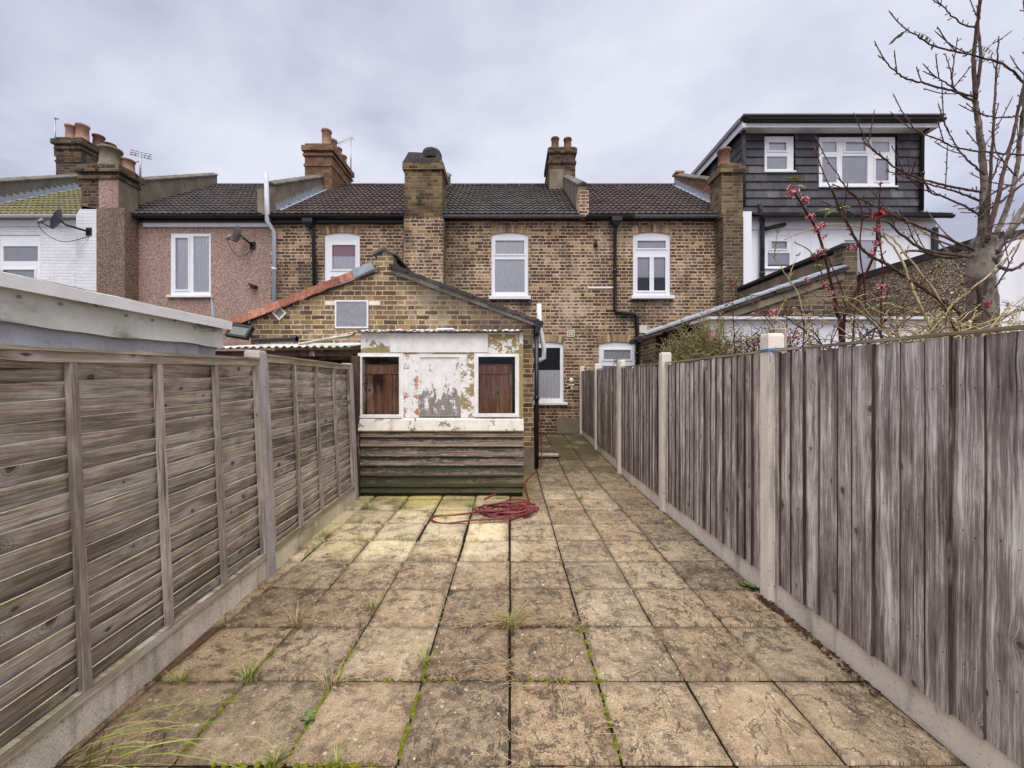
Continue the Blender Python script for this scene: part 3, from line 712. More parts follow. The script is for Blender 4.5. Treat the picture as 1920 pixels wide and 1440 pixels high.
def roof_part(house, X0, X1, mat, Ye=10.12, Ze=5.84, Yr=13.8, Zr=8.42, label=None, clip=None):
    t = MB(); tiled(t, X0, X1, Ye, Ze, Yr, Zr, clip=clip)
    t.quad((X0, Yr, Zr-.02), (X1, Yr, Zr-.02), (X1, Yr+3.7, Zr-2.6), (X0, Yr+3.7, Zr-2.6))
    n = int((X1-X0)/.45)
    for i in range(n):          # half round ridge tiles
        a, b = X0 + (X1-X0)*i/n, X0 + (X1-X0)*(i+1)/n - .01
        t.grid(lambda u, v: (a+(b-a)*u, Yr + .13*math.cos(math.pi*v), Zr - .03 + .09*math.sin(math.pi*v)), 1, 6)
    return t.build('roof', mat, house)
def gutter(house, X0, X1, mat, Y=10.10, Z=5.80, r=.062):
    g_ = MB(); n = 10
    g_.grid(lambda u, v: (X0+(X1-X0)*u, Y + r*math.cos(math.pi + math.pi*v), Z + r*math.sin(math.pi + math.pi*v)), 1, n)
    g_.grid(lambda u, v: (X0+(X1-X0)*u, Y - (r-.006)*math.cos(math.pi + math.pi*v), Z + (r-.006)*math.sin(math.pi + math.pi*v)), 1, n)
    for X in (X0, X1): g_.poly([(X, Y + r*math.cos(math.pi + math.pi*k/8), Z + r*math.sin(math.pi + math.pi*k/8)) for k in range(9)])
    k = max(1, int((X1-X0)/1.0))
    for i in range(k+1):
        x = X0 + .05 + (X1-X0-.1)*i/k
        g_.grid(lambda u, v: (x-.02+.04*u, Y + (r+.006)*math.cos(math.pi*.95 + math.pi*1.1*v), Z + (r+.006)*math.sin(math.pi*.95 + math.pi*1.1*v)), 1, 8)
    return g_.build('gutter', mat, house)
def pipe(house, pts, mat, r=.036, name='downpipe', hopper=None, clips=(), label=None):
    m_ = MB(); m_.tube(pts, r, 10)
    pv = [Vector(p) for p in pts]
    for a, b in zip(pv[:-1], pv[1:]):
        L = (b-a).length
        for k in range(1, int(L/1.4)+1):
            c = a + (b-a)*(k/(int(L/1.4)+1)); dd = (b-a).normalized()
            m_.tube([c - dd*.035, c + dd*.035], r+.010, 10)
    if hopper:
        x, y, z = hopper
        m_.prism([(x-.13, y-.10, z), (x+.13, y-.10, z), (x+.13, y+.08, z), (x-.13, y+.08, z)], (0, 0, .10))
        V = [(x-.13,y-.10,z),(x+.13,y-.10,z),(x+.13,y+.08,z),(x-.13,y+.08,z),(x-.05,y-.05,z-.12),(x+.05,y-.05,z-.12),(x+.05,y+.05,z-.12),(x-.05,y+.05,z-.12)]
        m_.add(V, [(0,1,5,4),(1,2,6,5),(2,3,7,6),(3,0,4,7),(4,5,6,7)])
    o = m_.build(name, mat, house)
    if label: o['label'] = label
    return o
def chimney(house, x0, x1, y0, y1, z0, z1, mat, pots, bands=((-.55, .03), (-.22, .05)), cap='soot_cap', capz=.08, name='chimney_stack', label=None, render_half=None):
    c = MB(); c.box(x0, x1, y0, y1, z0, z1)
    for dz, e in bands: c.box(x0-e, x1+e, y0-e, y1+e, z1+dz, z1+dz+.16 if dz > -.3 else z1+dz+.075)
    st = c.build(name, mat, house)
    if label: st['label'] = label
    k = MB(); e = bands[-1][1] if bands else 0
    V = []; nx, ny = 6, 6
    k.grid(lambda u, v: (x0-e + (x1-x0+2*e)*u, y0-e + (y1-y0+2*e)*v, z1 + bands[-1][0] + .161 + (capz + mnoise.noise((u*3+x0, v*3, 1))*.02)*min(1, 7*min(u, 1-u, v, 1-v)) if bands else z1), 8, 8)
    k.build('flaunching', M[cap], st)
    for (px, py, h, r, mt) in pots:
        zb = z1 + .0
        p = MB(); p.lathe([(r*1.12, 0), (r*1.10, .06), (r, .09), (r*.92, h*.85), (r*1.08, h*.87), (r*1.10, h*.97), (r*1.02, h), (r*.86, h), (r*.84, h*.3)], (px, py, zb - .03), 18)
        p.build('chimney_pot', M[mt], st)
    return st
def parapet(house, xc, mat, w=.22, y0=10.28, y1=13.85, up=.36, front=.72, cope='cement_dark', lead_side=0, Ze=5.84, Yr=13.8, Zr=8.42, Ye=10.12, front_mat=None):
    """party wall standing above the roof: follows the slope, ends at the front in a brick pier, coped with tiles"""
    sl = (Zr-Ze)/(Yr-Ye); rz = lambda y: Ze + (y-Ye)*sl
    p = MB(); pts = [(y0, rz(y0)-.25), (y1, rz(y1)-.25), (y1, rz(y1)+up), (y0+.0, rz(y0)+front)]
    p.prism([(xc-w/2, y, z) for y, z in pts], (w, 0, 0))
    o = p.build('party_parapet', mat, house)
    c = MB(); n = 11; a = Vector((0, y0-.04, rz(y0)+front)); b = Vector((0, y1, rz(y1)+up)); dd = (b-a)/n; up_ = Vector((0, -dd.z, dd.y)).normalized()
    for i in range(n):
        q = a + dd*i; e = w/2+.035
        for sgn in (-1, 1):
            A = [q + Vector((xc, 0, 0)) + up_*.075, q + Vector((xc+sgn*e, 0, 0)) + up_*.012, q + Vector((xc+sgn*e, 0, 0)) - up_*.025, q + Vector((xc, 0, 0)) - up_*.0]
            c.prism(A, dd*1.0 - dd*.02 + up_*.008)
    c.build('coping', M[cope], o)
    for sd in ((lead_side,) if lead_side else ()):
        l = MB(); x = xc + sd*(w/2+.004); ns = 22
        for i in range(ns):
            ya, yb = y0+.05+(y1-y0-.1)*i/ns, y0+.05+(y1-y0-.1)*(i+1)/ns
            l.poly([(x, ya, rz(ya)+.02), (x, yb, rz(yb)+.02), (x, yb, rz(yb)+.16), (x, ya, rz(ya)+.26)])
            l.quad((x, ya, rz(ya)+.055), (x+sd*.16, ya, rz(ya)+.055), (x+sd*.16, yb, rz(yb)+.055), (x, yb, rz(yb)+.055))
        l.build('lead_flashing', M['lead'], o)
    return o
WY = 10.3
def Xw(px, Y=WY): return (px-CX)/F*Y
def Zw(py, Y=WY): return EYE - (py-CY)/F*Y

# ---- the house whose garden this is (middle of the terrace)
def wall_part(house, X0, X1, mat, ops, Z0=.1, Z1=5.86, Y=WY, name='wall', pale=()):
    w = MB(); w.panel(X0, X1, Z0, Z1, Y, Y+.28, ops)
    for i, o in enumerate(ops): w.room(o[0]-.02, o[1]+.02, o[2]-.02, o[3]+.02, Y+.28, Y+1.3, 2 if i in pale else 1)
    return w.build(name, [mat, M['interior'], M['interior_pale']], house)
B0, B1, B2, B3 = -6.26, -2.20, 1.88, 5.86
WS = (.05, .09, .07, 'trim')
# boundaries measured on the wall; first the middle house
h2 = thing('terraced_house', 'brick terraced house directly behind the peeling lean-to, grey gutter and dark ribbed roof', 'house', ((B1+B2)/2, WY, .1), 'brick terraced houses')
ops = [(-.50, .47, 3.78, 5.45), (.42, 1.39, 1.02, 2.60)]
wall_part(h2, B1, B2, M['brick'], ops, pale=())
for o in ops: arch_head(h2, o[0], o[1], o[3], WY)
w = window(h2, ops[0][0], ops[0][1], ops[0][2], ops[0][3], WY, [(.10, .90, .66, .885, True), (.10, .90, .07, .585, False)], ('net', .04, .93, .06, .94), (.06, .10, .09, 'trim'))
w = window(h2, ops[1][0], ops[1][1], ops[1][2], ops[1][3], WY, [(.09, .91, .06, .90, False)], ('lace', .06, .53, .05, .95), (.09, .12, .07, 'trim'), gl='glass_single')
c = MB(); c.bbox(B1, .36, WY-.012, WY-.001, .1, .62, .004); c.bbox(1.2, B2, WY-.02, WY-.001, .1, .62, .004); c.build('plinth', M['cement'], h2)
roof_part(h2, B1+.12, B2-.12, M['roof_black'])
f_ = MB(); f_.box(B1+.0, B2, WY-.10, WY-.003, 5.74, 5.86); f_.build('fascia', M['black'], h2)
gutter(h2, B1+.4, B2-.05, M['grey_gutter'])
parapet(h2, B1, M['cement'], up=.36, front=.6, w=.2)
st = chimney(h2, -2.66, -1.72, 9.92, 10.62, 5.7, 7.12, M['brick_stack'], [], ((-.25, .045),), capz=.36, label='broad chimney breast stack capped with a dark mortar dome')
b_ = MB(); b_.box(-2.68, -1.69, 9.92, 10.298, .1, 5.69); b_.build('chimney_breast', M['brick'], h2)
sb = MB(); sb.lathe([(.26, 0), (.26, .14), (.22, .24), (.12, .30), (.0, .32)], (-2.02, 10.15, 7.22), 16); sb.build('cowl', M['soot_cap'], h2)
v = MB(); vx, vz = Xw(1070), Zw(625)
v.panel(vx-.1, vx+.1, vz-.09, vz+.09, WY-.02, WY-.002, [(vx-.08+.06*i, vx-.08+.06*i+.04, vz-.07+.05*j, vz-.07+.05*j+.032) for i in range(3) for j in range(3)]); v.build('wall_vent', M['vent'], h2)
pipe(h2, [(.66, WY-.05, .18), (.66, WY-.05, .98)], M['black'], .05, 'waste_pipe')

# ---- brick house to its right
h3 = thing('terraced_house', 'brick terraced house beside the white dormer house, two-leaf window over a black angled downpipe', 'house', ((B2+B3)/2, WY, .1), 'brick terraced houses')
ops = [(3.20, 4.18, 3.79, 5.46), (2.31, 3.27, 1.02, 2.60)]
wall_part(h3, B2, B3, M['brick'], ops, pale=(0, 1))
for o in ops: arch_head(h3, o[0], o[1], o[3], WY)
o = ops[0]; window(h3, o[0], o[1], o[2], o[3], WY, [(.11, .89, .745, .875, True), (.11, .46, .08, .615, True), (.55, .88, .08, .615, True)], ('blind_and_sky_tone', .30, .93, .06, .94), (.07, .11, .09, 'trim'))
o = ops[1]; window(h3, o[0], o[1], o[2], o[3], WY, [(.12, .88, .70, .87, True), (.10, .47, .06, .60, False), (.53, .90, .06, .60, False)], ('net', .05, .93, .06, .94), (.07, .11, .09, 'trim'))
roof_part(h3, B2+.12, B3-.12, M['roof_brown'])
f_ = MB(); f_.box(B2, B3-.5, WY-.10, WY-.003, 5.74, 5.86); f_.build('fascia', M['black'], h3)
gutter(h3, B2+.05, 3.15, M['black'], Z=5.79); gutter(h3, 3.16, 5.35, M['grey_gutter'])
parapet(h3, B2, M['cement'], lead_side=0, w=.22)
pier = MB(); pier.box(B2-.13, B2+.14, 10.16, 10.5, 5.80, 6.48); po = pier.build('parapet_pier', M['brick'], h3)
parapet(h3, B3, M['brick_red'], lead_side=-1, w=.22, y0=10.55)
ob = MB(); ob.bbox(B3-.16, B3+.16, 13.6, 13.95, 8.78, 8.86, .02); ob.build('ridge_end_tile', M['orange_tile'], h3)
chimney(h3, 1.28, 2.14, 13.0, 14.45, 7.6, 9.30, M['brick_dark'], [(1.50, 13.25, .46, .13, 'pot_brown'), (1.92, 13.25, .44, .13, 'pot_brown'), (1.48, 14.1, .4, .13, 'terracotta'), (1.92, 14.1, .4, .13, 'pot_brown')], label='tall dark ridge stack with two brown pots in front')
ce = MB(); ce.box(1.285, 1.75, 12.985, 12.999, 7.6, 8.55); ce.build('render_patch', M['cement'], h3)
chimney(h3, 5.31, 5.85, 9.93, 10.5, 5.7, 7.05, M['brick_stack'], [(5.52, 10.2, .52, .15, 'pot_brown')], ((-.25, .05),), label='eaves stack carrying a single dark pot')
b_ = MB(); b_.box(5.35, B3-.005, 9.92, 10.298, .1, 5.69); b_.build('chimney_breast', M['brick_gable'], h3)
hx = Xw(1152)
pipe(h3, [(hx, 10.15, 5.58), (hx, WY-.06, 5.45), (hx, WY-.06, 3.42), (hx+.03, WY-.07, 3.36), (3.22, WY-.07, 3.30), (3.28, WY-.07, 3.22), (3.28, WY-.07, .4)], M['black'], .046, hopper=(hx, 10.13, 5.66))
v = MB(); v.bbox(3.36, 3.56, WY-.02, WY-.002, 2.82, 3.02, .006); v.build('wall_vent', M['vent'], h3)
s_ = MB(); s_.box(Xw(1102), Xw(1150), WY-.03, WY-.003, Zw(541), Zw(538)); s_.build('wall_batten', M['trim'], h3)
mk = MB(); mk.lathe([(.02, 0), (.06, .02), (.05, .1), (.015, .16)], (Xw(1116), WY-.05, Zw(464)), 10); mk.build('wall_fixing', M['rust'], h3)

# ---- brick house to the left
h1 = thing('terraced_house', 'brick terraced house left of centre with black gutter, reddish-brown roof and pink pelmet window', 'house', ((B0+B1)/2, WY, .1), 'brick terraced houses')
ops = [(-4.86, -3.93, 3.72, 5.45)]
wall_part(h1, B0, B1, M['brick'], ops, pale=(0,))
for o in ops: arch_head(h1, o[0], o[1], o[3], WY)
o = ops[0]; w = window(h1, o[0], o[1], o[2], o[3], WY, [(.20, .88, .44, .82, True), (.16, .90, .05, .34, False)], ('net', .04, .66, .06, .94), (.06, .1, .09, 'trim'))
pm = MB(); pm.box(o[0]+.1, o[1]-.06, WY+.068, WY+.074, o[2]+1.13, o[2]+1.50); pm.build('pelmet', M['pelmet'], w)
roof_part(h1, B0+.12, B1-.12, M['roof_brown'])
f_ = MB(); f_.box(B0+.1, B1-.46, WY-.12, WY-.003, 5.66, 5.86); f_.build('fascia', M['black'], h1)
gutter(h1, B0+.1, B1-.5, M['black'], Z=5.80)
parapet(h1, B0, M['cement'], lead_side=1, w=.24)
hx = Xw(590)
pipe(h1, [(hx-.05, 10.15, 5.55), (hx, WY-.07, 5.35), (hx+.06, WY-.07, 2.6)], M['black'], .045, hopper=(hx-.06, 10.13, 5.62))
chimney(h1, -6.72, -5.84, 12.9, 14.5, 7.4, 9.35, M['brick_red'], [(-6.1, 13.1, .58, .15, 'terracotta'), (-6.08, 13.5, .5, .14, 'terracotta'), (-6.08, 13.9, .46, .14, 'terracotta'), (-6.08, 14.3, .42, .14, 'terracotta')], ((-.75, .03), (-.42, .05), (-.26, .08)), label='ridge stack with four terracotta pots in a row')
ce = MB(); ce.box(-6.70, -6.25, 12.88, 12.898, 7.4, 8.32); ce.build('render_patch', M['cement'], h1)

# ---- pink pebbledash house
PX0 = -10.41
hp = thing('terraced_house', 'pink pebbledash terraced house with white twin-leaf window and white fascia', 'house', ((PX0+B0)/2, WY, .1), 'rendered terraced houses')
ops = [(-8.87, -7.82, 3.80, 5.43)]
wall_part(hp, PX0, B0, M['pebble_pink'], ops, pale=())
o = ops[0]; window(hp, o[0], o[1], o[2], o[3], WY, [(.11, .45, .09, .93, True), (.56, .95, .06, .95, False)], ('lace', .04, .96, .05, .95), (.06, .08, .06, 'trim'), rec=.01)
roof_part(hp, PX0+.12, B0-.12, M['roof_grey'])
f_ = MB(); f_.box(-9.55, B0-.05, WY-.05, WY-.003, 5.58, 5.70); f_.build('fascia', M['trim'], hp)
f2 = MB(); f2.box(-9.6, B0-.05, WY-.10, WY-.052, 5.68, 5.84); f2.build('soffit', M['black'], hp)
gutter(hp, -9.65, B0-.05, M['black'], Z=5.80)
parapet(hp, PX0, M['cement'], w=.24, y0=10.7)
pier = MB(); pier.box(B0-.24, B0+.10, 10.14, 10.5, 5.85, 6.50); pier.build('parapet_pier', M['cement'], hp)
b_ = MB(); b_.box(-10.405, -9.70, 9.92, 10.298, .1, 5.92)
b_.build('chimney_breast', M['pebble_brown'], hp)
chimney(hp, -10.82, -9.88, 9.95, 10.48, 5.90, 7.05, M['brick_dark'], [(-10.28, 10.15, .52, .22, 'pot_grey'), (-10.50, 10.35, .62, .17, 'terracotta'), (-10.05, 10.36, .35, .15, 'terracotta')], ((-.40, .05), (-.24, .09)), label='low stack half brick and half pebbledash with a fat grey pot')
ce = MB(); ce.box(-10.36, -9.877, 9.932, 9.948, 5.93, 6.65); ce.build('pebbledash_facing', M['pebble_pink'], hp)
ce = MB(); ce.box(-9.878, -9.862, 9.932, 10.45, 5.93, 6.65); ce.build('render_facing', M['cement'], hp)
pipe(hp, [(-6.13, WY-.06, 2.5), (-6.13, WY-.06, 5.45), (-6.22, 10.1, 5.66), (-6.24, 10.08, 6.9)], M['grey_pipe'], .055, 'soil_pipe')
rp = MB(); rp.tube([(Xw(480), WY-.005, Zw(538)), (Xw(480), WY-.16, Zw(540))], [.05, .055], 14); rp.tube([(Xw(480), WY-.06, Zw(540)), (Xw(470), WY-.06, Zw(533))], .035, 10); rp.build('flue_outlet', M['rust'], hp)

# ---- white painted house, far left
WX0 = -14.55
hw = thing('terraced_house', 'white-painted brick terraced house at the far left under a mossy tiled roof', 'house', ((WX0+PX0)/2, WY, .1), 'rendered terraced houses')
ops = [(-13.35, -12.27, 3.6, 5.38)]
wall_part(hw, WX0, PX0, M['white_brick'], ops, pale=(0,))
o = ops[0]; window(hw, o[0], o[1], o[2], o[3], WY, [(.08, .92, .62, .84, False), (.08, .86, .07, .50, True)], ('blind_and_sky_tone', .04, .96, .05, .95), (.06, .06, .05, 'trim'), rec=.02)
roof_part(hw, WX0+.12, PX0-.12, M['roof_moss'])
f_ = MB(); f_.box(WX0, -10.95, WY-.03, WY-.003, 5.60, 5.76); f_.build('fascia', M['trim'], hw)
gutter(hw, WX0, -10.95, M['white_old'], Z=5.82)
parapet(hw, WX0, M['cement_dark'], lead_side=1, w=.26)
b_ = MB(); b_.prism([(-10.95, 9.95, .1), (-10.413, 9.95, .1), (-10.413, 9.95, 5.92), (-10.80, 9.95, 5.98), (-10.95, 9.95, 5.75)], (0, .346, 0)); b_.build('chimney_breast', M['white_brick'], hw)
chimney(hw, -15.2, -14.35, 13.2, 14.6, 7.2, 9.75, M['brick_dark'], [(-14.95, 13.45, .55, .16, 'terracotta'), (-14.58, 13.45, .58, .17, 'terracotta'), (-14.5, 13.9, .5, .16, 'pot_brown'), (-14.5, 14.3, .45, .16, 'pot_brown')], ((-.85, .02), (-.42, .04), (-.26, .09)), label='tall sooty ridge stack at the far left')
# a neighbour beyond the left edge carries on the row
hl = thing('terraced_house', 'next roof of the row, only a slope of dark tiles at the left edge', 'house', (-16.6, WY, .1), 'rendered terraced houses')
wall_part(hl, -18.6, WX0, M['white_brick'], [])
roof_part(hl, -18.6, WX0-.12, M['roof_grey'])

# ---- white house with slate-hung dormer, right
DX1 = 11.06
hd = thing('dormer_house', 'white rendered end house with a slate-hung loft dormer above it', 'house', ((B3+DX1)/2, WY, .1))
ops = [(6.68, 7.35, 4.52, 5.36), (8.67, 9.62, 4.0, 5.36)]
wall_part(hd, B3, DX1, M['render'], ops, pale=(1,))
o = ops[0]; window(hd, o[0], o[1], o[2], o[3], WY, [(.18, .82, .58, .84, True), (.06, .92, .06, .47, False)], ('blind_and_sky_tone', .12, .97, .04, .96), (.10, .05, .04, 'trim'), rec=.01)
o = ops[1]; window(hd, o[0], o[1], o[2], o[3], WY, [(.06, .94, .06, .92, False)], ('net', .03, .97, .04, .96), (.06, .05, .04, 'trim'), rec=.01)
sw = MB(); sw.box(DX1-.25, DX1-.002, WY+.281, WY+7, .1, 5.86); sw.build('side_wall', M['render'], hd)
b_ = MB(); b_.box(B3+.002, B3+.24, 9.98, 10.297, .1, 5.86); b_.build('chimney_breast', M['render'], hd)
# skirt of tiles at the eaves, then the dormer
sk = MB(); tiled(sk, B3+.3, DX1+.15, 10.02, 5.80, 10.56, 6.05, gauge=.2, roll=.2, amp=.004)
tiled(sk, DX1-.05, DX1+.15, 10.56, 6.05, 13.6, 8.1, gauge=.3, roll=.2, amp=.006)
sk.build('roof', M['roof_grey'], hd)
rf = MB(); rf.quad((B3+.1, 13.9, 8.40), (DX1+.1, 13.9, 8.40), (DX1+.1, 17.4, 5.8), (B3+.1, 17.4, 5.8)); rf.quad((DX1-.1, 10.6, 6.0), (DX1-.1, 13.9, 8.3), (DX1-.1, 17.4, 5.8), (DX1-.1, 17.4, 5.7)); rf.build('rear_roof', M['roof_grey'], hd)
gutter(hd, B3+.45, DX1+.18, M['black'], Y=10.02, Z=5.77)
f_ = MB(); f_.box(B3+.25, DX1, WY-.04, WY-.003, 5.52, 5.72); f_.build('fascia', M['trim'], hd)
gd = MB(); gd.box(DX1-.09, DX1+.02, WY-.09, WY-.005, 3.2, 5.55); gd.build('corner_pipe', M['black'], hd)
dx0, dx1, dy = 6.20, 11.00, 10.55
dz0, dz1 = 6.02, 8.20
dops = [(6.79, 7.56, 7.17, 8.10), (8.24, 10.27, 6.77, 8.08)]
dm = MB(); dm.panel(dx0, dx1, dz0-.1, dz1, dy, dy+.2, dops); dm.box(dx0, dx0+.2, dy+.201, 14.2, 6.0, dz1); dm.box(dx1-.2, dx1, dy+.201, 14.2, 6.0, dz1)
for i, q in enumerate(dops): dm.room(q[0]-.02, q[1]+.02, q[2]-.02, q[3]+.02, dy+.2, dy+1.6, 1)
dorm = dm.build('dormer', [M['black'], M['interior_pale']], hd)
hung = MB(); nr = 10; gz = (dz1-dz0)/nr
def shingle(a, b, z, zt, y):
    hung.add([(a,y-.048,z),(b,y-.048,z),(b,y-.012,zt),(a,y-.012,zt),(a,y-.004,z),(b,y-.004,z)], [(0,1,2,3),(4,5,1,0)], 0, rnd.random())
for i in range(nr):
    z = dz0 + gz*i; x = dx0 - .02; xo = (i % 2)*.16
    k = 0
    while x < dx1 + .02:
        nx_ = min(dx0 - .02 + (k+1)*.33 - xo, dx1 + .02); k += 1
        if nx_ <= x: continue
        segs = [(x, nx_)]
        for o in dops:
            if z + gz*.95 > o[2]+.01 and z < o[3]-.01:
                ns = []
                for a, b in segs:
                    if b <= o[0]-.03 or a >= o[1]+.03: ns.append((a, b)); continue
                    if a < o[0]-.03: ns.append((a, o[0]-.03))
                    if b > o[1]+.03: ns.append((o[1]+.03, b))
                segs = ns
        for a, b in segs:
            if b - a > .02: shingle(a, b-.004, z, min(z + gz*1.12, dz1), dy)
        x = nx_
    # cheeks
    yy = dy - .02
    while yy < 14.1:
        ye = yy + .33; lo = 5.84 + (yy-10.12)*.70
        if z + gz > lo:
            for sx, X in ((-1, dx0), (1, dx1)):
                hung.add([(X+sx*.030,yy,z),(X+sx*.030,ye-.004,z),(X+sx*.010,ye-.004,z+gz*1.1),(X+sx*.010,yy,z+gz*1.1),(X,yy,z),(X,ye,z)], [(0,1,2,3),(4,5,1,0)], 0, rnd.random())
        yy = ye
hung.build('hung_slates', M['slate'], dorm)
w = window(dorm, *dops[0], dy, [(.12, .76, .58, .84, True), (.08, .78, .07, .43, False)], ('blind_and_sky_tone', .03, .97, .04, .96), (.04, .07, .05, 'trim'), rec=-.01, name='dormer_window')  # blind added so the panes read pale like reflected sky
w = window(dorm, *dops[1], dy, [(.045, .235, .70, .91, False), (.34, .62, .70, .91, True), (.70, .93, .70, .91, False), (.045, .235, .08, .60, False), (.305, .64, .06, .62, False), (.735, .92, .10, .57, True)], ('blind_and_sky_tone', .03, .97, .02, .98), (.04, .07, .05, 'trim'), rec=-.01, name='dormer_window')  # same stand-in: the blind carries the sky reflection of these panes
rr = MB(); rr.box(6.02, 11.12, 10.22, 14.4, dz1+.12, dz1+.20); dr = rr.build('dormer_roof', M['felt'], hd)
so = MB(); so.box(6.05, 11.08, 10.26, 10.55-.032, dz1-.03, dz1+.02); so.box(11.033, 11.08, 10.52, 14.2, dz1-.03, dz1+.02); so.build('soffit', M['white_old'], dr)
fa = MB(); fa.box(6.03, 11.12, 10.235, 10.258, dz1-.05, dz1+.06); fa.box(6.03, 6.048, 10.26, 14.2, dz1-.05, dz1+.118); fa.box(11.085, 11.11, 10.26, 14.2, dz1-.05, dz1+.118); fa.build('fascia', M['trim'], dr)
gutter(dr, 6.10, 11.18, M['black'], Y=10.165, Z=dz1+.12, r=.065)
ed = MB(); ed.bbox(5.99, 11.2, 10.13, 10.30, dz1+.205, dz1+.25, .01); ed.bbox(5.97, 6.05, 10.31, 14.3, dz1+.122, dz1+.25, .01); ed.build('roof_edge_trim', M['grey_board'], dr)
pipe(dorm, [(10.92, 10.28, dz1+.04), (10.92, 10.46, dz1-.16), (10.9, 10.46, 6.1)], M['black'], .045)
mot = plain('flaking_black_pipe', rgb(64, 62, 64), .6, .3, .9, 9)
pipe(hd, [(6.16, 10.42, 8.2), (6.16, 10.42, 6.2)], mot, .05, 'upper_downpipe')
pipe(hd, [(6.30, 10.0, 6.06), (6.52, WY-.08, 5.72), (6.52, WY-.08, 3.0)], mot, .058)
pipe(hd, [(6.57, WY-.10, 5.50), (7.1, WY-.10, 5.62)], mot, .05, 'branch_pipe')
v = MB(); v.bbox(Xw(1491), Xw(1501), WY-.02, WY-.002, Zw(430), Zw(421), .004); v.build('wall_vent', M['vent'], hd)
# ------------------------------------------------------------------ brick outrigger (rear wing) in the middle
GY = 6.8
og = thing('rear_extension', 'brick rear wing with stepped gable, orange verge tiles on its left slope', 'extension', (-2.2, GY, 0))
LX, RX, AX = -4.47, .40, -2.17
w = MB()
front = [(LX, 0), (RX, 0), (RX, 2.58), (-2.02, 3.52), (-2.02, 3.74), (-2.16, 3.80), (-2.30, 3.72), (-2.30, 3.46), (LX, 2.60)]
w.prism([(x, GY, z) for x, z in front], (0, .22, 0))
w.box(RX-.22, RX, GY+.221, 10.29, 0, 2.55); w.box(LX, LX+.22, GY+.221, 10.29, 0, 2.55)
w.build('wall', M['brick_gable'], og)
bs = MB(); bs.box(.17, RX+.012, GY-.014, GY-.002, 0, .42); bs.build('plinth', M['cement'], og)
def slope_roof(parent, pts_lo, pts_hi, y0, y1, mat, name='roof', th=.05):
    m_ = MB(); (xa, za), (xb, zb) = pts_lo, pts_hi; n = max(3, int(abs(xb-xa)/.28)); r = random.Random(5)
    for i in range(n):
        u0, u1 = i/n, (i+1)/n; j = r.uniform(-.008, .008)
        a = (xa+(xb-xa)*u0, za+(zb-za)*u0 + .022 + j); b = (xa+(xb-xa)*(u1+.02), za+(zb-za)*(u1+.02) - .0)
        yf = y0 + r.uniform(-.02, .015)
        m_.add([(a[0],yf,a[1]),(b[0],yf,b[1]),(b[0],y1,b[1]),(a[0],y1,a[1]),(a[0],yf,a[1]-th),(b[0],yf,b[1]-th),(b[0],y1,b[1]-th),(a[0],y1,a[1]-th)],
               [(0,1,2,3),(7,6,5,4),(0,4,5,1),(1,5,6,2),(2,6,7,3),(3,7,4,0)], 0, r.random())
    return m_.build(name, mat, parent)
rf = slope_roof(og, (RX+.10, 2.585), (-2.02, 3.54), GY-.06, 10.28, M['roof_black'], th=.06)
mv = MB()      # mossy mortar bedding under the right verge
mv.prism([(RX+.02, GY-.035, 2.50), (RX+.02, GY-.035, 2.56), (-2.02, GY-.035, 3.50), (-2.02, GY-.035, 3.40)], (0, .03, 0)); mv.build('verge_mortar', M['cement_dark'], rf)
slope_roof(og, (LX-.22, 2.52), (-2.30, 3.44), GY-.01, 10.28, M['roof_brown'], th=.04)
vt = MB(); n = 8; a = Vector((LX-.26, 0, 2.50)); b = Vector((-2.66, 0, 3.33))
for i in range(n):      # orange verge tiles, overlapping upwards
    q = a + (b-a)*(i/n); e = a + (b-a)*((i+1.12)/n); up = Vector((-(b-a).z, 0, (b-a).x)).normalized()
    o1, o2 = .10 + .012, .10
    V = [q - up*.012, e - up*.022, e + up*o2, q + up*o1]
    vt.prism([(p.x, GY-.075 - .012*(1 - i/n), p.z) for p in V], (0, .022, 0), cid=rnd.random())
    vt.prism([(p.x, GY-.053, p.z) for p in (q + up*(o1-.02), e + up*(o2-.02), e + up*o2, q + up*o1)], (0, .22, 0), cid=vt.c[-1])
vt.build('verge_tile', M['orange_tile'], og)
lf = MB(); V = [b - up*.02 - (b-a).normalized()*.0, b + (b-a).normalized()*.36, b + (b-a).normalized()*.36 + up*.12, b + up*.13]
lf.prism([(p.x, GY-.085, p.z) for p in V], (0, .2, 0)); lf.build('lead_flashing', M['lead'], og)
pw = MB(); pw.prism([(-2.28, GY+.221, 3.3), (-2.05, GY+.221, 3.3), (-2.05, GY+.221, 3.70), (-2.28, GY+.221, 3.70)], (0, 3.25, 0)); pp = pw.build('party_parapet', M['cement'], og)
cp = MB()
for i in range(8):
    ya, yb = GY-.05+3.5*i/8, GY-.05+3.5*(i+1)/8-.01
    for sg in (-1, 1): cp.prism([(-2.165, ya, 3.85), (-2.165+sg*.20, ya, 3.755), (-2.165+sg*.20, ya, 3.715), (-2.165, ya, 3.80)], (0, yb-ya, .0))
cp.build('coping', M['cement_dark'], pp)
bp = MB(); bp.panel(-3.01, -2.44, 2.46, 2.94, GY-.035, GY-.004, [(-2.985, -2.465, 2.485, 2.915)]); bo = bp.build('board_frame', M['white_old'], og)
b2 = MB(); b2.box(-2.984, -2.466, GY-.028, GY-.008, 2.486, 2.914); b2.box(-2.74, -2.70, GY-.036, GY-.028, 2.53, 2.56); b2.build('board', M['grey_board'], bo)
ln = MB(); ln.box(-3.20, -3.012, GY-.008, GY-.002, 2.86, 2.93); ln.box(-2.438, -2.24, GY-.008, GY-.002, 2.86, 2.93); ln.build('lintel', M['concrete'], og)
dv = MB(); cx_, cz_ = -3.97, 2.72
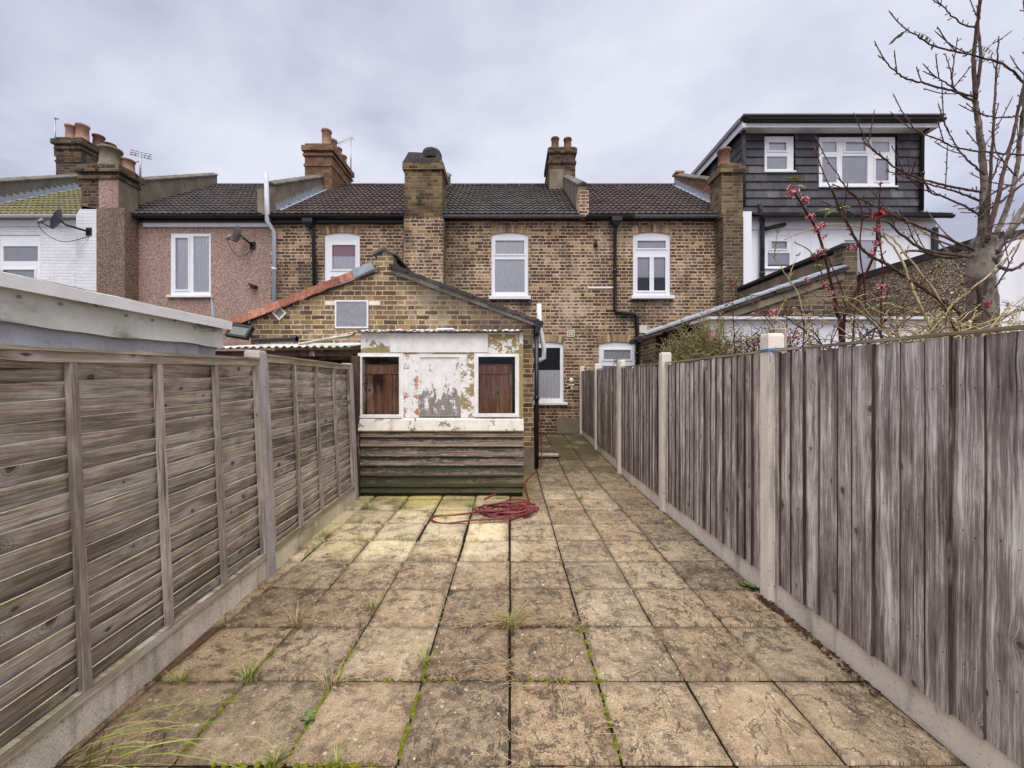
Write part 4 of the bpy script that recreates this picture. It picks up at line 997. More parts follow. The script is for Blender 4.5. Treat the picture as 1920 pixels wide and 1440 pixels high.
for k in range(4):
    a1, a2 = math.pi/2*k, math.pi/2*(k+1); o_, i_ = .125, .09
    dv.prism([(cx_+o_*math.cos(a1), GY-.03, cz_+o_*math.sin(a1)), (cx_+o_*math.cos(a2), GY-.03, cz_+o_*math.sin(a2)), (cx_+i_*math.cos(a2), GY-.03, cz_+i_*math.sin(a2)), (cx_+i_*math.cos(a1), GY-.03, cz_+i_*math.sin(a1))], (0, .027, 0))
do = dv.build('diamond_vent', M['vent'], og)
d2 = MB(); d2.prism([(cx_+.089*math.cos(math.pi/2*k), GY-.018, cz_+.089*math.sin(math.pi/2*k)) for k in range(4)], (0, .014, 0)); d2.build('grille', M['grey_board'], do)
eg = MB(); eg.prism([(RX+.16, GY-.09, 2.57), (RX+.02, GY-.09, 2.60), (RX+.02, GY-.09, 2.35), (RX+.09, GY-.09, 2.40), (RX+.16, GY-.09, 2.52)], (0, 3.3, 0)); eg.build('gutter', M['black'], og)
pipe(og, [(RX+.05, GY-.01, 2.45), (RX+.05, GY-.01, .06)], M['black'], .04)
pipe(og, [(RX+.13, 7.3, 2.98), (RX+.14, 7.3, 2.55), (RX+.22, 7.3, 2.18), (RX+.22, 7.3, 1.98), (RX+.14, 7.3, 1.94), (RX-.03, 7.3, 1.94)], M['white_old'], .045, 'overflow_pipe')
le = MB(); le.lathe([(.02,0),(.05,.02),(.05,.05),(0,.05)], (LX-.2, GY-.1, 2.47), 10); le.box(LX-.30, LX-.08, GY-.2, GY-.06, 2.46, 2.53); le.build('gutter_end', M['black'], og)

# ------------------------------------------------------------------ peeling lean-to
LY = 5.3; LZ0 = -.0
lt = thing('lean_to', 'peeling white timber lean-to with two windows over mossy horizontal cladding', 'lean-to', (-.94, LY, 0))
x0, x1 = -2.0, .165
def lx(px): return (px-CX)/F*LY
def lz(py): return EYE - (py-CY)/F*LY
cl = MB(); zs = [lz(934), lz(911), lz(891), lz(872), lz(855), lz(836), lz(819), lz(806)]
zs[0] = .06
for i in range(7):
    a, b = zs[i], zs[i+1] + .030
    n = 14; r = random.Random(i)
    V = []
    for k in range(n+1):
        X = x0 + (x1+.012-x0)*k/n; wv = r.uniform(-.002, .002)
        V += [(X, LY-.052+wv, a+wv), (X, LY-.012+wv*.4, b), (X, LY-.004, a)]
    fs = []
    for k in range(n):
        o = 3*k; fs += [(o, o+3, o+4, o+1), (o+2, o+5, o+3, o)]
    fs += [(3*n, 3*n+2, 3*n+1), (0, 1, 2)]
    cl.add(V, fs, 0, rnd.random())
cl.build('cladding', M['cladding'], lt)
bd = MB(); bd.box(x0, x1, LY, LY+.08, .0, lz(806)); bd.box(x0, x1-.02, LY-.012, LY-.002, .0, .07); bd.build('sole_plate', M['black'], lt)
si = MB()
V = [(LY-.06, lz(808)), (LY-.075, lz(806)), (LY-.05, lz(787)), (LY-.01, lz(783)), (LY, lz(808))]
si.prism([(x0-.02, y, z) for y, z in V], (x1+.03-x0, 0, 0)); si.build('sill_board', M['peel_sill'], lt)
# frame: posts and rails between sill and fascia
zt, zb = lz(664), lz(783)
gl, gr_ = (lx(680), lx(750)), (lx(897), lx(966)); cpn = (lx(786), lx(864))
gz0, gz1 = lz(777), lz(669)
def win(a, b, z0, z1):
    f = MB(); e = .055
    f.panel(a-e, b+e, z0-e*.9, z1+e*.9, LY-.028, LY+.03, [(a, b, z0, z1)])
    f.panel(a-.012, b+.012, z0-.012, z1+.012, LY-.040, LY-.0285, [(a+.002, b-.002, z0+.002, z1-.002)])
    o = f.build('window', M['peel_fascia'], lt)
    g = MB(); g.quad((a-.003, LY-.004, z0-.003), (b+.003, LY-.004, z0-.003), (b+.003, LY-.004, z1+.003), (a-.003, LY-.004, z1+.003)); g.build('pane', M['glass_single'], o)
    bl = MB(); bl.box(a-.03, b+.03, LY-.045, LY-.0285, z0-.045, z0-.013); bl.build('bottom_bead', M['trim'], o)
win(gl[0], gl[1], gz0, gz1); win(gr_[0], gr_[1], lz(775), gz1)
ps = MB(); ps.box(x0, gl[0]-.0555, LY-.02, LY+.03, zb, zt); ps.box(gr_[1]+.0555, x1, LY-.02, LY+.03, zb, zt); ps.build('corner_post', M['peel_olive'], lt)
ps = MB(); ps.box(gl[1]+.0555, cpn[0]-.004, LY-.02, LY+.03, zb, zt); ps.build('mullion', M['peel_red'], lt)
ps = MB(); ps.box(cpn[1]+.004, gr_[0]-.0555, LY-.021, LY+.03, zb, zt); ps.build('mullion', M['peel_olive'], lt)
pn = MB(); pn.box(cpn[0], cpn[1], LY-.006, LY+.01, lz(780), lz(668)); pn.panel(cpn[0]-.003, cpn[1]+.003, lz(781), zt, LY-.022, LY-.0065, [(cpn[0]+.02, cpn[1]-.02, lz(778), lz(670))]); pn.build('boarded_panel', M['peel_panel'], lt)
fz = lz(624)
fa = MB(); fa.box(x0-.0, x1-.06, LY-.02, LY+.03, zt+.001, fz); fa.build('fascia_board', M['peel_white'], lt)
fb = MB(); fb.box(lx(733), lx(915), LY-.035, LY-.0205, lz(661), lz(626)); fb.build('fascia_panel', M['peel_fascia'], lt)
fo = MB(); fo.box(lx(915)+.002, x1, LY-.030, LY-.0205, lz(663), lz(627)); fo.build('fascia_panel', M['peel_olive'], lt)
jm = MB(); jm.box(x1-.045, x1+.005, LY-.045, LY-.031, zb, fz); jm.build('corner_batten', M['peel_white'], lt)
sd_ = MB(); sd_.box(x1-.05, x1-.002, LY+.031, GY-.016, .0, fz); sd_.box(x0, x0+.025, LY+.031, GY-.016, .0, fz); sd_.build('side_wall', M['peel_olive'], lt)
rr = MB(); nx = 64        # corrugated roof sheet
def rfz(u, v):
    X = x0-.10 + (x1+.06-x0+.10)*u; Y = LY-.11 + (GY-.01-LY+.11)*v
    e = (mnoise.noise((X*3, 0, 2))*.012 if v < .01 else 0)
    return (X, Y + (mnoise.noise((X*9, 1, 2))*.02 if v == 0 else 0), fz + .006 + .17*v + .005*math.sin(u*2*math.pi*24) + e)
rr.grid(rfz, 24*6, 10)
rr.grid(lambda u, v: tuple(Vector(rfz(u, v)) - Vector((0, 0, .008))), 24*6, 10)
rr.build('roof_sheet', M['tin'], lt)
dr_ = MB(); r = random.Random(4)      # flaking mortar on the roof's front edge
for i in range(60):
    X = x0 + (x1-x0)*r.random(); s_ = r.uniform(.008, .03); dr_.lathe([(s_, 0), (s_*1.1, s_*.3), (s_*.4, s_*.7)], (X, LY-.09+r.random()*.1, fz+.018+r.random()*.006), 6, 0)
dr_.bbox(lx(820), lx(852), LY-.06, LY+.1, fz+.03, fz+.055, .008); dr_.build('roof_edge_flakes', M['trim'], lt)
dc = MB(); dc.bbox(lx(664)-.02, lx(678)-.01, LY-.06, LY+.02, .0, lz(668), .006); dc.build('brown_post', M['wood_post'], lt)
# floor and back inside, then two old plank doors leaning inside, seen through the glass
def plank_door(name, label, xa, xb, z1, y, lean, dark):
    d = thing(name, label, 'door', ((xa+xb)/2, y, .0)); r = random.Random(int(xa*10)); b = MB(); x = xa
    while x < xb - .02:
        w_ = min(r.uniform(.09, .13), xb-x); T = Matrix.Rotation(lean, 4, 'X')
        T = Matrix.Translation((0, y, 0)) @ T
        b.bbox(x+.002, x+w_-.002, -.012, .012, .02, z1, .003, T=T); x += w_
    b.build('boards', M['wood_red'], d)
    l = MB(); l.bbox(xa, xb-.05, -.035, -.0125, z1-.14, z1-.02, .004, T=Matrix.Translation((0, y, 0)) @ Matrix.Rotation(lean, 4, 'X')); l.build('ledge', M['wood_red'], d)
    if dark:
        c_ = MB(); c_.grid(lambda u, v: (xa+.10+.14*u, y-.05-.006*math.sin(u*9), z1-.15-.10*v - .17*v*max(0, math.sin(u*9.4))**2), 6, 6); c_.build('rag', M['rust'], d)
    return d
plank_door('plank_door', 'brown plank door stored behind the left pane of the lean-to, dark rag on it', -1.965, -1.36, lz(682), LY+.09, R(-1.0), True)
plank_door('plank_door', 'reddish plank door stored behind the right pane of the lean-to, edge showing', -.50, .03, lz(682), LY+.09, R(-1.0), False)
ib = MB(); ib.panel(x0+.06, x1-.06, .0, 2.2, LY+.95, LY+.97, []); ib.build('inner_partition', M['interior_pale'], lt)

# ------------------------------------------------------------------ left lap fence
fl = thing('lap_fence', 'weathered overlap panel fence on concrete gravel boards along the left', 'fence', (left_x(3.1), 3.1, 0))
LEAN = .045
SHEAR = .034
def lfp(y, z, out=0.0):          # point on the fence face; out = towards the patio
    return Vector((left_x(y) - LEAN*max(z, 0) + out, y, z + min(0.0, y - 3.07)*SHEAR*max(0.0, (z - .15)/1.55)))
def fence_bar(mb, ya, yb, za, zb, o0, o1, cid=None):
    c8 = [lfp(y, z, o) for z in (za, zb) for y in (ya, yb) for o in (o0, o1)]   # order: z,y,o
    a = c8
    mb.add(a, [(0,2,3,1),(4,5,7,6),(0,1,5,4),(2,6,7,3),(1,3,7,5),(0,4,6,2)], 0, cid)
def lap_panel(ya, yb, ztop, battens):
    r = random.Random(int(ya*10)); b = MB(); ed = MB()
    z = .17; rows = 0; hs = []
    while z < ztop - .05:
        h = r.uniform(.074, .092); hs.append((z, min(z+h, ztop-.03))); z += h
    for za, zb in hs:
        n = 40; cid = r.random(); sd = r.random()*40; V = []; E = []
        for k in range(n+1):
            y = ya + (yb-ya)*k/n
            wv = mnoise.noise((y*1.6, sd, 0))*.014 + mnoise.noise((y*6, sd, 4))*.004
            wo = mnoise.noise((y*1.1, sd, 9))*.008
            slope = (y-ya)*0.0
            zl = za - .012; zu = zb + wv + slope
            V += [lfp(y, zl, -.018), lfp(y, (zl+zu)/2, -.008 + wo*.5), lfp(y, zu, .006 + wo), ]
            eh = .0006 + .0022*(.5+mnoise.noise((y*2.2, sd, 7))); E += [lfp(y, zu, .006 + wo), lfp(y, zu + eh, .001 + wo)]
        b.add(V, [(3*k+j, 3*k+j+3, 3*k+j+4, 3*k+j+1) for k in range(n) for j in (0, 1)], 0, cid, True)
        ed.add(E, [(2*k, 2*k+2, 2*k+3, 2*k+1) for k in range(n)], 0, cid)
    p = b.build('fence_panel', M['wood_h'], fl)
    ed.build('board_edges', M['wood_edge'], p)
    bk = MB(); fence_bar(bk, ya, yb, .16, ztop-.04, -.034, -.028); bk.build('backing_boards', M['wood_h'], p)
    for y in battens:
        m_ = MB(); fence_bar(m_, y-.016, y+.016, .155, ztop-.045, .004, .034); m_.build('batten', M['batten'], p)
    t = MB(); fence_bar(t, ya, yb, ztop-.045, ztop, .002, .036); fence_bar(t, ya-.01, yb+.01, ztop+.001, ztop+.018, -.03, .046); t.build('top_rail', M['rail'], p)
    t = MB(); fence_bar(t, ya, yb, .155, .20, .002, .034); t.build('bottom_rail', M['rail'], p)
def post(parent, y, zt, fnp, mat, w=.05, name='concrete_post', face=(-.075, .045)):
    m_ = MB(); r_ = [( -w, 0), (w, 0)]
    lv = [(-.05, 1.0), (zt-.022, 1.0), (zt-.006, .93), (zt, .84)]
    V = []
    for z, k in lv:
        for yy, o in ((y-w*k, face[0]*k), (y+w*k, face[0]*k), (y+w*k, face[1]*k), (y-w*k, face[1]*k)): V.append(fnp(yy, z, o))
    fs = [(4*i+j, 4*i+(j+1) % 4, 4*i+4+(j+1) % 4, 4*i+4+j) for i in range(3) for j in range(4)] + [(12, 13, 14, 15)]
    m_.add(V, fs); m_.build(name, mat, parent)
LP = [-.78, 1.19, 3.12, 5.10]
for i, y in enumerate(LP): post(fl, y, 1.72 if i < 2 else 1.775, lfp, M['concrete_post'])
for ya, yb, zt in ((-.73, 1.14, 1.64), (1.24, 3.07, 1.70), (3.17, 5.05, 1.735)):
    L_ = yb-ya
    lap_panel(ya, yb, zt, [ya+.022, ya+.022+L_*.245, ya+L_*.5, ya+L_*.745, yb-.022])
    g = MB(); n = 12
    for k in range(n): fence_bar(g, ya+L_*k/n, ya+L_*(k+1)/n, -.04, .15, -.02, .022, .5)
    g.build('gravel_board', M['concrete_mossy'] if ya > 3 else M['concrete_grey'], fl)

# ------------------------------------------------------------------ right feather-edge fence
fr_ = thing('board_fence', 'tall weathered vertical board fence with pale concrete posts along the right', 'fence', (1.8, 4.7, 0))
RP = [-.95, .92, 2.775, 4.69, 6.56, 8.36, 10.16]
def rx(Y): return 1.80
def feather(ya, yb, zb, zt0, zt1, boards_w, seed):
    r = random.Random(seed); b = MB(); y = ya; X = 1.828
    while y < yb - .01:
        w_ = r.uniform(*boards_w); w_ = min(w_, yb - y)
        if yb - y - w_ < .03: w_ = yb - y
        sd = r.random()*30; cid = r.random(); n = 10; V = []
        top = zt0 + (zt1-zt0)*((y-ya)/(yb-ya)) + r.uniform(-.016, .003); cup = r.uniform(-.004, .006); gap = r.uniform(.004, .009)
        thick = r.choice((.005, .008, .011, .014, .019))
        bot = zb + r.uniform(-.002, .004)
        for k in range(n+1):
            z = bot + (top-bot)*k/n
            wb = mnoise.noise((z*1.3, sd, 0))*.004; tw = mnoise.noise((z*.9, sd, 5))*.005
            for t, dx in ((0, .004), (0, -thick), (.35, -thick*.8 + cup), (.7, -thick*.4 + cup), (1.09, .003)):
                V.append((X + dx - .004 + tw*(t-.3), y + gap + (w_-gap)*t + wb, z))
        q = 5
        fs = [(k*q+j, (k+1)*q+j, (k+1)*q+j+1, k*q+j+1) for k in range(n) for j in range(4)]
        o = len(V); V += [(X+.015, y+gap, top), (X+.015, y+w_, top)]
        fs += [(n*q+1, n*q+2, n*q+3, n*q+4, o+1, o)]
        nf0 = len(b.f); b.add(V, fs, 0, cid); y += w_
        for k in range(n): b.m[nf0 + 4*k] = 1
        if ya < 6:          # two nail heads at each rail
            for z in (zb+.25, (zb+zt0)/2, zt0-.2):
                for t in (.25, .7):
                    c_ = Vector((X - .0055 - thick*(.85 if t < .5 else .4) + cup, y - w_ + w_*t + r.uniform(-.006, .006), z + r.uniform(-.012, .012)))
                    b.add([c_ + Vector((0, .0032*math.cos(q*1.047), .0032*math.sin(q*1.047))) for q in range(6)] + [c_ + Vector((-.0015, 0, 0))], [(q, 6, (q+1) % 6) for q in range(6)], 2)
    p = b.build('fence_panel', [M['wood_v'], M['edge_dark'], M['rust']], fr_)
    rl = MB()
    for z in (zb+.25, (zb+zt0)/2, zt0-.2): rl.box(X+.018, X+.055, ya, yb, z-.035, z+.035)
    rl.build('rail', M['rail'], p)
    c = MB(); c.add([(X-.014, ya, zt0+.004), (X+.03, ya, zt0+.004), (X+.03, ya, zt0+.018), (X-.014, ya, zt0+.018), (X-.014, yb, zt1+.004), (X+.03, yb, zt1+.004), (X+.03, yb, zt1+.018), (X-.014, yb, zt1+.018)],
                    [(0,3,2,1),(4,5,6,7),(0,1,5,4),(1,2,6,5),(2,3,7,6),(3,0,4,7)]); c.build('capping_strip', M['rail'], p)
    return p
for i in range(len(RP)-1):
    ya, yb = RP[i]+.055, RP[i+1]-.055
    gz_ = ground_z((ya+yb)/2); g0 = ground_z(ya); g1 = ground_z(yb)
    tops = {0: (1.69, 1.70), 1: (1.70, 1.735), 2: (1.735, 1.745), 3: (1.745, 1.77), 4: (1.79, 1.80), 5: (1.80, 1.80)}[i]
    feather(ya, yb, gz_+.15, tops[0], tops[1], (.085, .125) if i > 1 else (.09, .14), 20+i)
    g = MB(); g.prism([(1.834, ya, g0-.05), (1.834, yb, g1-.05), (1.834, yb, gz_+.16), (1.834, ya, gz_+.16)], (.05, 0, 0)); g.build('gravel_board', M['concrete'], fr_)
for i, y in enumerate(RP):
    post(fr_, y, (1.8, 1.80, 1.865, 1.88, 1.90, 1.93, 1.95)[i], lambda yy, z, o: Vector((1.82 + o, yy, z)), M['concrete'], .044, face=(-.035, .075))
tw = thing('twine', 'blue twine tied around the tall near concrete post on the right', 'twine', (1.80, 2.775, 1.74)); t = MB()
for dz in (0, .012): t.tube([(1.78, 2.724, 1.742+dz), (1.90, 2.722, 1.75+dz), (1.90, 2.828, 1.748+dz), (1.782, 2.828, 1.74+dz), (1.78, 2.724, 1.742+dz)], .004, 6)
t.tube(smoothpath([(1.78, 2.724, 1.745), (1.776, 2.70, 1.70), (1.778, 2.705, 1.66)]), .003, 5); t.build('loop', M['twine'], tw)
np_ = thing('spare_post', 'grey timber post standing behind the tall near concrete post', 'post', (2.02, 3.0, 0)); t = MB()
t.bbox(1.97, 2.06, 2.93, 3.02, 0, 1.93, .008); t.build('timber', M['batten'], np_)

# ------------------------------------------------------------------ left neighbour's outbuildings
sh = thing('shed', 'low grey shed with stained sheet fascia and white roof edge behind the left fence', 'shed', (-2.9, 2.2, 0))
s_ = MB(); s_.box(-4.2, -2.37, .6, 3.17, 0, 1.86); s_.build('wall', M['shed_wall'], sh)
s_ = MB(); n = 60
def fz0(y): return 1.80 + .008*math.sin(y*5) + mnoise.noise((y*4, 0, 1))*.012
V = []
for k in range(n+1):
    y = .55 + 2.66*k/n; V += [(-2.335, y, fz0(y)), (-2.345, y, 1.97), (-2.325, y, 1.985)]
s_.add(V, [(3*k, 3*k+1, 3*k+4, 3*k+3) for k in range(n)], 0, .5)
s_.box(-4.25, -2.35, 3.175, 3.20, 1.80, 1.99); s_.build('fascia', M['fascia_sheet'], sh)
bo = MB(); r = random.Random(2)
for k in range(9):
    y = 1.7 + k*.175; bo.lathe([(.008, 0), (.008, .006), (.0, .010)], (0, 0, 0), 8); 
    for v_i in range(len(bo.v)-24, len(bo.v)):
        p = bo.v[v_i]; bo.v[v_i] = (-2.337 + p[2], y + p[0], (1.93 if k % 3 else 1.955) + p[1])
bo.build('bolt', M['lead'], sh)
def shr(u, v):
    Y = .5 + 2.75*u; X = -2.29 - 1.95*v; return (X, Y, 2.02 + .012*math.sin(v*40) + .05*v + mnoise.noise((Y*3, X, 0))*.006)
s_ = MB(); s_.grid(shr, 30, 50); s_.grid(lambda u, v: (-2.29, .5+2.75*u, 1.955 + .065*v + mnoise.noise((Y_ if False else (.5+2.75*u)*3, -2.29, 0))*.006*v), 30, 1)
s_.grid(lambda u, v: (-2.29-1.95*u, 3.25, 1.975+.05*u+.04*v), 10, 1); s_.build('roof', M['roof_sheet_white'], sh)
ob = thing('outhouse', 'long outhouse under dark felt roof edge beyond the white-edged shed', 'outhouse', (-6.5, 4.6, 0))
s_ = MB(); s_.box(-8.6, -5.6, 2.2, 5.32, 0, 2.52); s_.build('wall', M['pebble_brown'], ob)
s_ = MB(); s_.box(-8.7, -5.52, 2.1, 5.40, 2.69, 2.735); s_.build('roof', M['felt'], ob)
s_ = MB(); s_.box(-5.555, -5.525, 2.1, 5.40, 2.53, 2.689); s_.box(-8.7, -5.556, 5.37, 5.40, 2.53, 2.689); s_.build('fascia', M['wood_post'], ob)
# corrugated canopy against the brick wing
cn = thing('canopy', 'sagging corrugated sheet canopy between grey shed and lean-to', 'canopy', (-3.0, 6.0, 0))
s_ = MB()
def cnf(u, v):
    X = -4.05 + 1.93*u; Y = 5.25 + 1.52*v
    return (X, Y, 1.985 + .025*u + .20*v + .012*math.sin(u*2*math.pi*19) + mnoise.noise((X*1.5, Y, 5))*.012)
s_.grid(cnf, 19*6, 8); s_.grid(lambda u, v: tuple(Vector(cnf(u, v)) - Vector((0,0,.01))), 19*6, 8); s_.build('roof_sheet', M['tin'], cn)
s_ = MB(); s_.box(-4.0, -2.12, 5.32, 5.36, 1.88, 1.95); s_.box(-3.98, -3.91, 5.32, 5.38, 0, 1.88); s_.build('timber_frame', M['wood_post'], cn)
s_ = MB(); s_.box(-4.0, -2.12, 6.70, 6.76, .0, 1.9); s_.build('back_wall', M['felt'], cn)
for i, (a, b, z) in enumerate(((Vector((-2.95, 5.5, 2.06)), Vector((-2.08, 5.25, 2.16)), 0), (Vector((-2.9, 5.6, 2.08)), Vector((-2.1, 5.34, 2.20)), 0))):
    t = thing('loose_lath', ('pale loose lath lying lower on the canopy against the lean-to roof', 'pale loose lath propped upper on the canopy against the lean-to roof')[i], 'timber lath', a)
    m_ = MB(); m_.tube([a, b], .022, 4, smooth=False); m_.build('lath', M['plank'], t)
bpz = thing('black_pipe', 'black plastic pipe offcut lying on the corrugated canopy', 'pipe', P(520, 637, 5.9)); m_ = MB()
m_.tube([P(478, 639, 5.95), P(556, 636, 5.85)], .036, 12, cap=False); m_.tube([P(478, 639, 5.95), P(556, 636, 5.85)], .03, 12, cap=False); m_.tube([P(549, 636.3, 5.86), P(557, 636, 5.849)], .042, 12, cap=False); m_.build('pipe', M['black'], bpz)
fd = thing('floodlight', 'black floodlight on a bracket at the left end of the brick gable', 'floodlight', (-4.6, 6.7, 2.4)); m_ = MB()
T = Matrix.Translation(P(449, 621, 6.55)) @ Matrix.Rotation(R(-28), 4, 'X') @ Matrix.Rotation(R(10), 4, 'Y')
m_.panel(-.19, .19, -.12, .12, -.03, .05, [(-.15, .15, -.085, .085)]); m_.v = [tuple(T @ Vector(p)) for p in m_.v]; m_.build('housing', M['black'], fd)
m_ = MB(); m_.box(-.15, .15, -.012, .0, -.085, .085, T=T); m_.build('lens', M['glasslamp'], fd)
m_ = MB(); m_.box(LX-.02, LX+.015, 6.6, 6.79, 2.30, 2.5); m_.tube([P(466, 608, 6.6), P(470, 600, 6.79)], .02, 8); m_.build('bracket', M['black'], fd)
pk = thing('spike', 'thin grey pointed vane standing up behind the grey shed', 'vane', (-2.6, 3.4, 1.9)); m_ = MB()
m_.tube([P(402, 625, 3.45), P(401, 600, 3.45), P(396, 556, 3.45)], [.022, .018, .002], 8); m_.build('vane', M['grey_board'], pk)

# ------------------------------------------------------------------ right neighbours' rear wings
rg = thing('rear_extension', 'brick rear wing at right, roof rising away from the path to a raised party wall', 'extension', (4.2, GY, 0))
w = MB(); w.prism([(x, GY, z) for x, z in ((3.36, .1), (5.98, .1), (5.98, 3.86), (5.74, 3.86), (5.74, 3.44), (3.36, 2.63))], (0, .22, 0)); w.box(3.36, 3.58, GY+.221, 10.29, .1, 2.6)
w.build('wall', M['brick_gable'], rg)
rf = slope_roof(rg, (3.30, 2.669), (5.73, 3.50), GY-.08, 10.28, M['roof_brown'], th=.07)
slope_roof(rg, (2.22, 2.30), (3.27, 2.659), GY-.08, GY+.34, M['roof_brown'], 'canopy_roof', th=.07)
sw = MB(); sw.prism([(2.62, GY+.30, .1), (3.355, GY+.30, .1), (3.355, GY+.30, 2.60), (2.62, GY+.30, 2.36)], (0, .03, 0)); sw.build('canopy_shade_panel', M['wood_post'], rg)  # dark panel added to stand for the shade under the canopy
ld = MB(); n = 16; r = random.Random(8)
for i in range(n):
    a = i/n; b = (i+.96)/n; f_ = lambda t: (2.3 + 3.42*t, 2.355 + 1.17*t)
    (xa, za), (xb, zb) = f_(a), f_(b); ld.quad((xa, GY-.09, za+.012), (xb, GY-.09, zb+.012), (xb, GY+.2, zb+.045+r.uniform(0,.02)), (xa, GY+.2, za+.045+r.uniform(0,.02)), 0, .5)
    ld.quad((xa, GY-.09, za-.02), (xb, GY-.09, zb-.02), (xb, GY-.09, zb+.012), (xa, GY-.09, za+.012), 0, .5)
ld.build('lead_verge', M['lead'], rf)
mv = MB(); mv.prism([(3.37, GY-.03, 2.49), (5.73, GY-.03, 3.30), (5.73, GY-.03, 3.43), (3.37, GY-.03, 2.61)], (0, .027, 0)); mv.build('verge_mortar', M['cement'], rf)
pw = MB(); pw.box(5.75, 5.97, GY+.221, 10.28, 3.0, 3.80); pp = pw.build('party_parapet', M['cement'], rg)
cp = MB(); cp.box(5.70, 6.02, GY-.03, 9.97, 3.861, 3.92); cp.build('coping', M['felt'], pp)
eg = MB(); eg.tube([(2.20, GY-.1, 2.26), (2.20, GY+.36, 2.26)], .05, 10); eg.build('gutter', M['black'], rg)
wl = thing('garden_lean_to', 'low white rendered lean-to wall behind the twiggy shrubs at right', 'lean-to', (4.2, 5.4, 0))
w = MB(); w.box(2.68, 5.90, 5.30, 5.42, 0, 2.36); w.build('wall', M['render'], wl)
w = MB(); w.box(2.62, 5.92, 5.22, 5.75, 2.365, 2.40); w.build('roof', M['white_old'], wl)
w = MB(); w.box(Xw(1465, 5.3), Xw(1478, 5.3), 5.24, 5.298, 1.9, 2.25); w.build('downpipe', M['white_old'], wl)
rw = thing('pebbledash_extension', 'grey pebbledash rear wing with dark sloping eaves and white end wall, far right', 'extension', (7, 5.5, 0))
w = MB(); w.box(6.05, 9.5, 4.98, GY+.3, .0, 3.30); w.build('side_wall', M['pebble_grey'], rw)
w = MB(); w.box(6.02, 6.13, 4.9, GY+.32, 3.301, 3.40); w.build('eaves', M['felt'], rw)
w = MB(); w.prism([(6.14, 4.93, 3.305), (9.5, 4.93, 3.305), (9.5, 4.93, 3.9), (6.14, 4.93, 3.40)], (0, 2.2, 0)); w.build('roof', M['roof_grey'], rw)
w = MB(); w.panel(6.06, 9.6, .0, 3.30, 4.90, 4.975, [(6.40, 7.3, 2.62, 3.1)]); w.box(6.40, 7.3, 4.97, 4.974, 2.62, 3.1, 1); w.build('end_wall', [M['render'], M['interior']], rw)

# ------------------------------------------------------------------ aerials and dishes
def dish(name, label, c, r_, face, arm_to, wall, mat):
    d = thing(name, label, 'satellite dish', c); c = Vector(c); f = Vector(face).normalized(); a = f.cross(Vector((0,0,1))).normalized(); b = a.cross(f)
    m_ = MB()
    for off in (0, -.012): m_.grid(lambda u, v: c + (a*math.cos(2*math.pi*u)*r_*.92*v + b*math.sin(2*math.pi*u)*r_*v) + f*(r_*.28*v*v + off), 28, 6)
    m_.build('reflector', M[mat], d)
    e = c + f*r_*1.25 - b*r_*.75; s0 = c - b*r_*.95 + f*.03
    m_ = MB(); m_.tube([s0, e], .014, 8); m_.build('feed_arm', M['black'], d)
    m_ = MB(); m_.tube([e + Vector((0,0,-.05)), e + (c + f*.1 - e).normalized()*.12], [.035, .045], 10); m_.build('receiver', M['grey_board'], d)
    m_ = MB(); w = Vector(wall); m_.tube([c - f*.02, c - f*.12 - b*.05, w], .024, 8); m_.box(w.x-.07, w.x+.07, w.y-.01, w.y+.02, w.z-.1, w.z+.1); m_.build('wall_bracket', M['black'], d)
    m_ = MB(); m_.tube(smoothpath([e, e + Vector((.05, .1, -.25)), (e+w)/2 + Vector((0,0,-.38)), w + Vector((0,0,-.12))]), .008, 6); m_.build('cable', M['black'], d)
dish('satellite_dish', 'dark grey dish on the white painted chimney breast', (-10.98, 9.62, 5.48), .26, (-.72, -.55, .28), None, (-10.62, 9.945, 5.33), 'dish')
dish('satellite_dish', 'pale dish on the pink pebbledash wall, seen nearly edge on', (-6.88, 10.02, 5.28), .21, (-.93, -.2, .25), None, (-6.72, 10.29, 5.10), 'alu')
def aerial(name, label, base, h, kind):
    t = thing(name, label, 'aerial', base); b = Vector(base); m_ = MB(); top = b + Vector((0,0,h)); m_.tube([b, top], .022, 8); m_.build('mast', M['alu'], t)
    if kind == 'pole':
        m_ = MB(); m_.tube([top, top + Vector((.09, 0, -.02))], .03, 8); m_.tube([b, b + Vector((.22, 0, 0))], .02, 6); m_.build('head', M['alu'], t); return
    m_ = MB()
    if kind == 'panel':
        for dz in (-.03, -.09, -.15): m_.tube([top + Vector((-.22, -.05, dz + .06)), top + Vector((.25, .05, dz - .02))], .012, 6)
        for k in range(5):
            x = -.2 + .1*k; m_.tube([top + Vector((x, -.05+.02*k, .05-.015*k)), top + Vector((x, -.05+.02*k, -.12-.015*k))], .008, 5)
        m_.tube([top + Vector((-.2, 0, -.32)), top + Vector((0, 0, -.22))], .012, 6)
    else:
        e = top + Vector((-.55, -.1, -.34)); m_.tube([top + Vector((.06, .02, .04)), e], .012, 6)
        for k in range(9):
            q = top + (e-top)*(k/8.5); m_.tube([q + Vector((-.05, .02, .10)), q + Vector((.05, -.02, -.10))], .007, 5)
        m_.tube([top + Vector((-.05, 0, .12)), top + Vector((.12, .02, -.1))], .010, 5); m_.tube([top + Vector((-.02, 0, -.14)), top + Vector((.1, 0, .1))], .010, 5)
    m_.build('elements', M['alu'], t)
aerial('tv_aerial', 'bare aerial pole on the far left chimney stack', (-15.35, 13.3, 9.16), 1.28, 'pole')
aerial('tv_aerial', 'panel aerial on a bent mast beside the half-pebbledash stack', (-9.8, 10.45, 6.72), .92, 'panel')
aerial('tv_aerial', 'comb aerial behind the four-pot chimney stack', (-5.78, 14.3, 8.9), 1.52, 'yagi')
